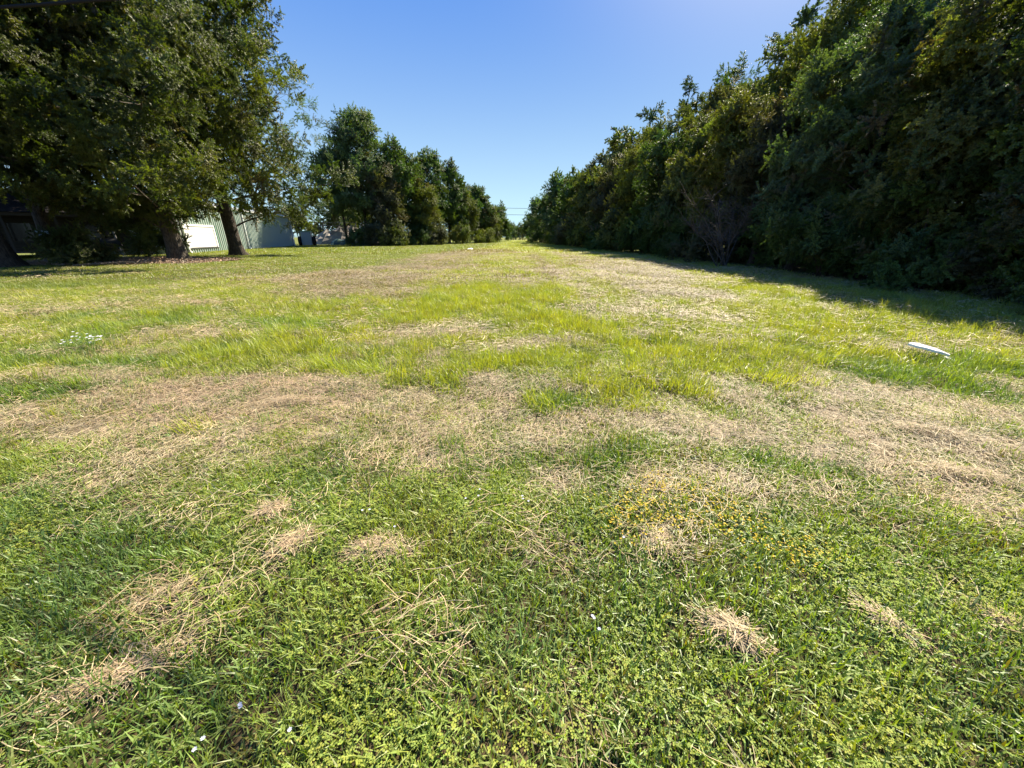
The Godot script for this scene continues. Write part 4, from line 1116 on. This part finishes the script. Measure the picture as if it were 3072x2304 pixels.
	for i in 2:
		t = thing("white_tank", tl[i], "tank", Vector3(-35.2 + i * 3.4, 1.4, -96.0), 0.0, "white tanks behind the mound")
		b = Buf.new()
		b.tube(PackedVector3Array([Vector3(0, -1.4, 0), Vector3(0, 2.7, 0), Vector3(0, 3.2, 0), Vector3(0, 3.4, 0)]), PackedFloat32Array([1.2, 1.2, 0.9, 0.3]), 16, Color(0.80, 0.80, 0.76))
		part("body", b.mesh(dark), t)
		b = Buf.new()
		b.tube(PackedVector3Array([Vector3(0, 3.38, 0), Vector3(0, 3.6, 0)]), PackedFloat32Array([0.25, 0.25]), 10, Color(0.70, 0.70, 0.68))
		part("cap", b.mesh(dark), t)
	t = thing("dark_tarpaulin", "dark green tarpaulin draped low in front of the mound", "tarpaulin", Vector3(-33.0, 0, -83.0))
	b = Buf.new()
	for i in 14:
		for j in 8:
			var quad: Array = []
			for q in [[0, 0], [1, 0], [1, 1], [0, 1]]:
				var u: float = (i + q[0]) / 14.0
				var k: float = (j + q[1]) / 8.0
				quad.append(Vector3((u - 0.5) * 9.0, 1.5 * sin(PI * k) * (0.55 + 0.45 * sin(PI * u)) * (1.0 + 0.25 * sin(u * 19.0)) + 0.02, (k - 0.5) * 3.0))
			b.quad(quad[0], quad[3], quad[2], quad[1], Color(0.025, 0.06, 0.045))
	part("sheet", b.mesh(mat(Color.WHITE, 0.5)), t)
	t = thing("rail_fence", "dark fence of horizontal rails behind the earth mound", "fence", Vector3(-46.5, 0, -97.0))
	for i in 4:
		b = Buf.new()
		b.box(Vector3(-7, 2.6 + i * 0.7, -0.05), Vector3(9, 2.75 + i * 0.7, 0.05), Color(0.10, 0.10, 0.10))
		part("rail", b.mesh(dark), t)
	for i in 5:
		b = Buf.new()
		b.box(Vector3(-7 + i * 3.9, 0, -0.16), Vector3(-6.8 + i * 3.9, 5.0, -0.06), Color(0.10, 0.10, 0.10))
		part("post", b.mesh(dark), t)
	# cables
	var cable := mat(Color.WHITE, 0.95, true, Color.BLACK, 0.1)
	var names := ["upper power line crossing the sky at the end of the field", "lower power line crossing the sky at the end of the field"]
	for i in 2:
		t = thing("power_line", names[i], "power line", Vector3(1.0, 11.4 - i * 2.2, -150.0), 0.0, "power lines at the end of the field")
		b = Buf.new()
		var pts := PackedVector3Array()
		var rad := PackedFloat32Array()
		for k in 25:
			var u := (k - 12) / 12.0
			pts.append(Vector3(u * 45.0, u * u * 1.4 - u * 0.6, 0)); rad.append(0.06)
		b.tube(pts, rad, 6, Color(0.05, 0.05, 0.05))
		part("wire", b.mesh(cable), t)
	t = thing("overhead_cable", "thick black cable crossing high up at the upper left corner", "cable", Vector3(0, 3.9, -4.45))
	b = Buf.new()
	var pts2 := PackedVector3Array()
	var rad2 := PackedFloat32Array()
	for k in 33:
		var x := -34.0 + k * 1.3
		pts2.append(Vector3(x, 0.16 * x * x if x > 0.0 else 0.003 * x * x, x * 0.17)); rad2.append(0.016)
	b.tube(pts2, rad2, 8, Color(0.03, 0.03, 0.03))
	part("wire", b.mesh(cable), t)

func field_things() -> void:
	hay_clump("thick round hay clump in the near grass right of centre", 0.92, -1.06, -0.55, 0.13, 0.08, 0.05, 330)
	hay_clump("long hay clump trailing into the lower left corner", -1.52, -0.92, 0.55, 0.26, 0.07, 0.025, 300, 0.9)
	hay_clump("loose hay clump left of centre in the near grass", -0.72, -1.50, 0.1, 0.22, 0.12, 0.03, 300)
	hay_clump("small ruddy hay clump left of the loose one", -1.16, -1.54, 0.9, 0.14, 0.08, 0.05, 240, 0.9)
	hay_clump("small ragged hay clump on the right in the near grass", 1.62, -1.10, -0.9, 0.11, 0.05, 0.03, 110)
	hay_clump("hay clump among the yellow wildflowers", 0.80, -1.56, 1.1, 0.13, 0.09, 0.03, 150)
	hay_clump("narrow hay clump at the right picture edge", 2.14, -1.12, -0.5, 0.13, 0.05, 0.02, 80)
	hay_clump("straggling hay wisp left of centre above the corner clump", -1.62, -1.30, 0.5, 0.22, 0.07, 0.018, 90)
	hay_clump("round nest like hay clump at left in the near grass", -1.45, -1.80, 0.2, 0.11, 0.08, 0.05, 200, 0.6)
	hay_clump("big heaped hay swathe before the bright tufts at left of centre", -2.2, -3.45, 0.1, 0.5, 0.14, 0.07, 420, 0.5)
	hay_clump("heaped hay swathe in the right hand straw patch", 3.5, -2.75, -0.35, 0.45, 0.16, 0.08, 420)
	hay_clump("second hay swathe nearer in the right hand straw patch", 3.2, -2.15, -0.45, 0.42, 0.14, 0.08, 420)
	var W := [["white flower lowest near the bottom edge left of centre", -1.02, -0.68, 2], ["pair of white flowers near the bottom left of centre", -0.92, -0.765, 2], ["single white flower right of the low pair", -0.75, -0.73, 1],
		["white flower right of centre near a dark hollow", 0.36, -1.045, 3], ["white flower in the middle of the field front", 0.10, -1.88, 3], ["white flower left of the middle ones", -0.25, -1.93, 3],
		["white flower beside the yellow wildflowers", 0.60, -1.53, 1], ["white flower at the edge of the loose hay clump", -0.66, -1.60, 1], ["white flower above the loose hay clump", -0.84, -1.70, 2]]
	for w in W:
		white_flower(w[0], w[1], w[2], w[3])
	# clump of white asters at the left
	rng.seed = 808
	var t := thing("aster_clump", "bushy clump of small white asters in the long grass at left", "flowers", Vector3(-6.55, ground_y(-6.55, -5.5), -5.5))
	var pm := mat(Color.WHITE, 0.6, true, Color(0.5, 0.5, 0.5), 0.3)
	var lb := Buf.new()
	var fb := Buf.new()
	for i in 60:
		var a := rr(0, TAU)
		var k := sqrt(rng.randf())
		var p := Vector3(cos(a) * 0.28 * k, rr(0.12, 0.32) * (1.1 - k * 0.5), sin(a) * 0.2 * k)
		lb.tri(Vector3(p.x * 0.5, 0, p.z * 0.5), Vector3(p.x * 0.5 + 0.006, 0, p.z * 0.5), p, jit(DEEP, 0.2))
		for q in 4: leaf(lb, p * rr(0.4, 0.95), Vector3(rr(-1, 1), rr(0.0, 0.6), rr(-1, 1)).normalized(), Vector3.UP, 0.05, 0.012, jit(DEEP, 0.3))
		if i % 2 == 0:
			for m in 7:
				var f := TAU * m / 7.0
				var d := Vector3(cos(f), 0.35, sin(f))
				var s := Vector3(-sin(f), 0, cos(f)) * 0.006
				fb.quad(p, p + d * 0.012 - s, p + d * 0.022, p + d * 0.012 + s, Color(0.78, 0.78, 0.84))
	part("foliage", lb.mesh(leaf_mat), t)
	part("blossoms", fb.mesh(pm), t)
	# the white board
	t = thing("white_board", "broken white plastic board lying tilted in the long grass at right", "board", Vector3(5.95, ground_y(5.95, -5.1) + 0.11, -5.1), -0.55)
	t.rotation = Vector3(0.16, -0.5, -0.24)
	var outline := PackedVector2Array([Vector2(-0.40, 0.02), Vector2(-0.33, -0.07), Vector2(-0.20, -0.13), Vector2(-0.05, -0.10), Vector2(0.16, -0.10), Vector2(0.40, -0.03), Vector2(0.37, 0.03), Vector2(0.18, 0.05), Vector2(0.10, 0.10), Vector2(-0.12, 0.09), Vector2(-0.26, 0.10)])
	var b := Buf.new()
	for i in outline.size():
		var p := outline[i] * 0.62
		var q := outline[(i + 1) % outline.size()] * 0.62
		var lift := func(v: Vector2) -> float: return 0.05 * (1.0 - v.x * v.x * 6.0)
		b.tri(Vector3(0, 0.066, 0), Vector3(q.x, 0.02 + lift.call(q), q.y), Vector3(p.x, 0.02 + lift.call(p), p.y), Color(0.74, 0.74, 0.75))
		b.quad(Vector3(p.x, lift.call(p) - 0.01, p.y), Vector3(q.x, lift.call(q) - 0.01, q.y), Vector3(q.x, 0.02 + lift.call(q), q.y), Vector3(p.x, 0.02 + lift.call(p), p.y), Color(0.80, 0.80, 0.82))
		b.tri(Vector3(0, 0.035, 0), Vector3(p.x, lift.call(p) - 0.01, p.y), Vector3(q.x, lift.call(q) - 0.01, q.y), Color(0.80, 0.80, 0.82))
	part("sheet", b.mesh(mat(Color.WHITE, 0.45)), t)
	b = Buf.new()
	b.box(Vector3(0.22, -0.02, -0.05), Vector3(0.34, 0.0, 0.02), Color(0.80, 0.80, 0.82))
	b.box(Vector3(0.32, -0.03, -0.03), Vector3(0.40, -0.012, 0.03), Color(0.80, 0.80, 0.82))
	part("broken_piece", b.mesh(mat(Color.WHITE, 0.45)), t)
	t = thing("white_scrap", "small white scrap lying far out in the brown strip", "scrap", Vector3(-5.3, ground_y(-5.3, -49.0) + 0.16, -49.0), 0.3)
	b = Buf.new()
	b.quad(Vector3(-0.3, 0, 0.1), Vector3(0.05, 0.05, 0.12), Vector3(0.3, 0.14, -0.1), Vector3(-0.1, 0.1, -0.12), Color(0.75, 0.75, 0.75))
	b.quad(Vector3(0.05, 0.05, 0.12), Vector3(0.35, 0.0, 0.12), Vector3(0.45, 0.06, 0.0), Vector3(0.3, 0.14, -0.1), Color(0.75, 0.75, 0.75))
	part("sheet", b.mesh(mat(Color.WHITE, 0.5)), t)
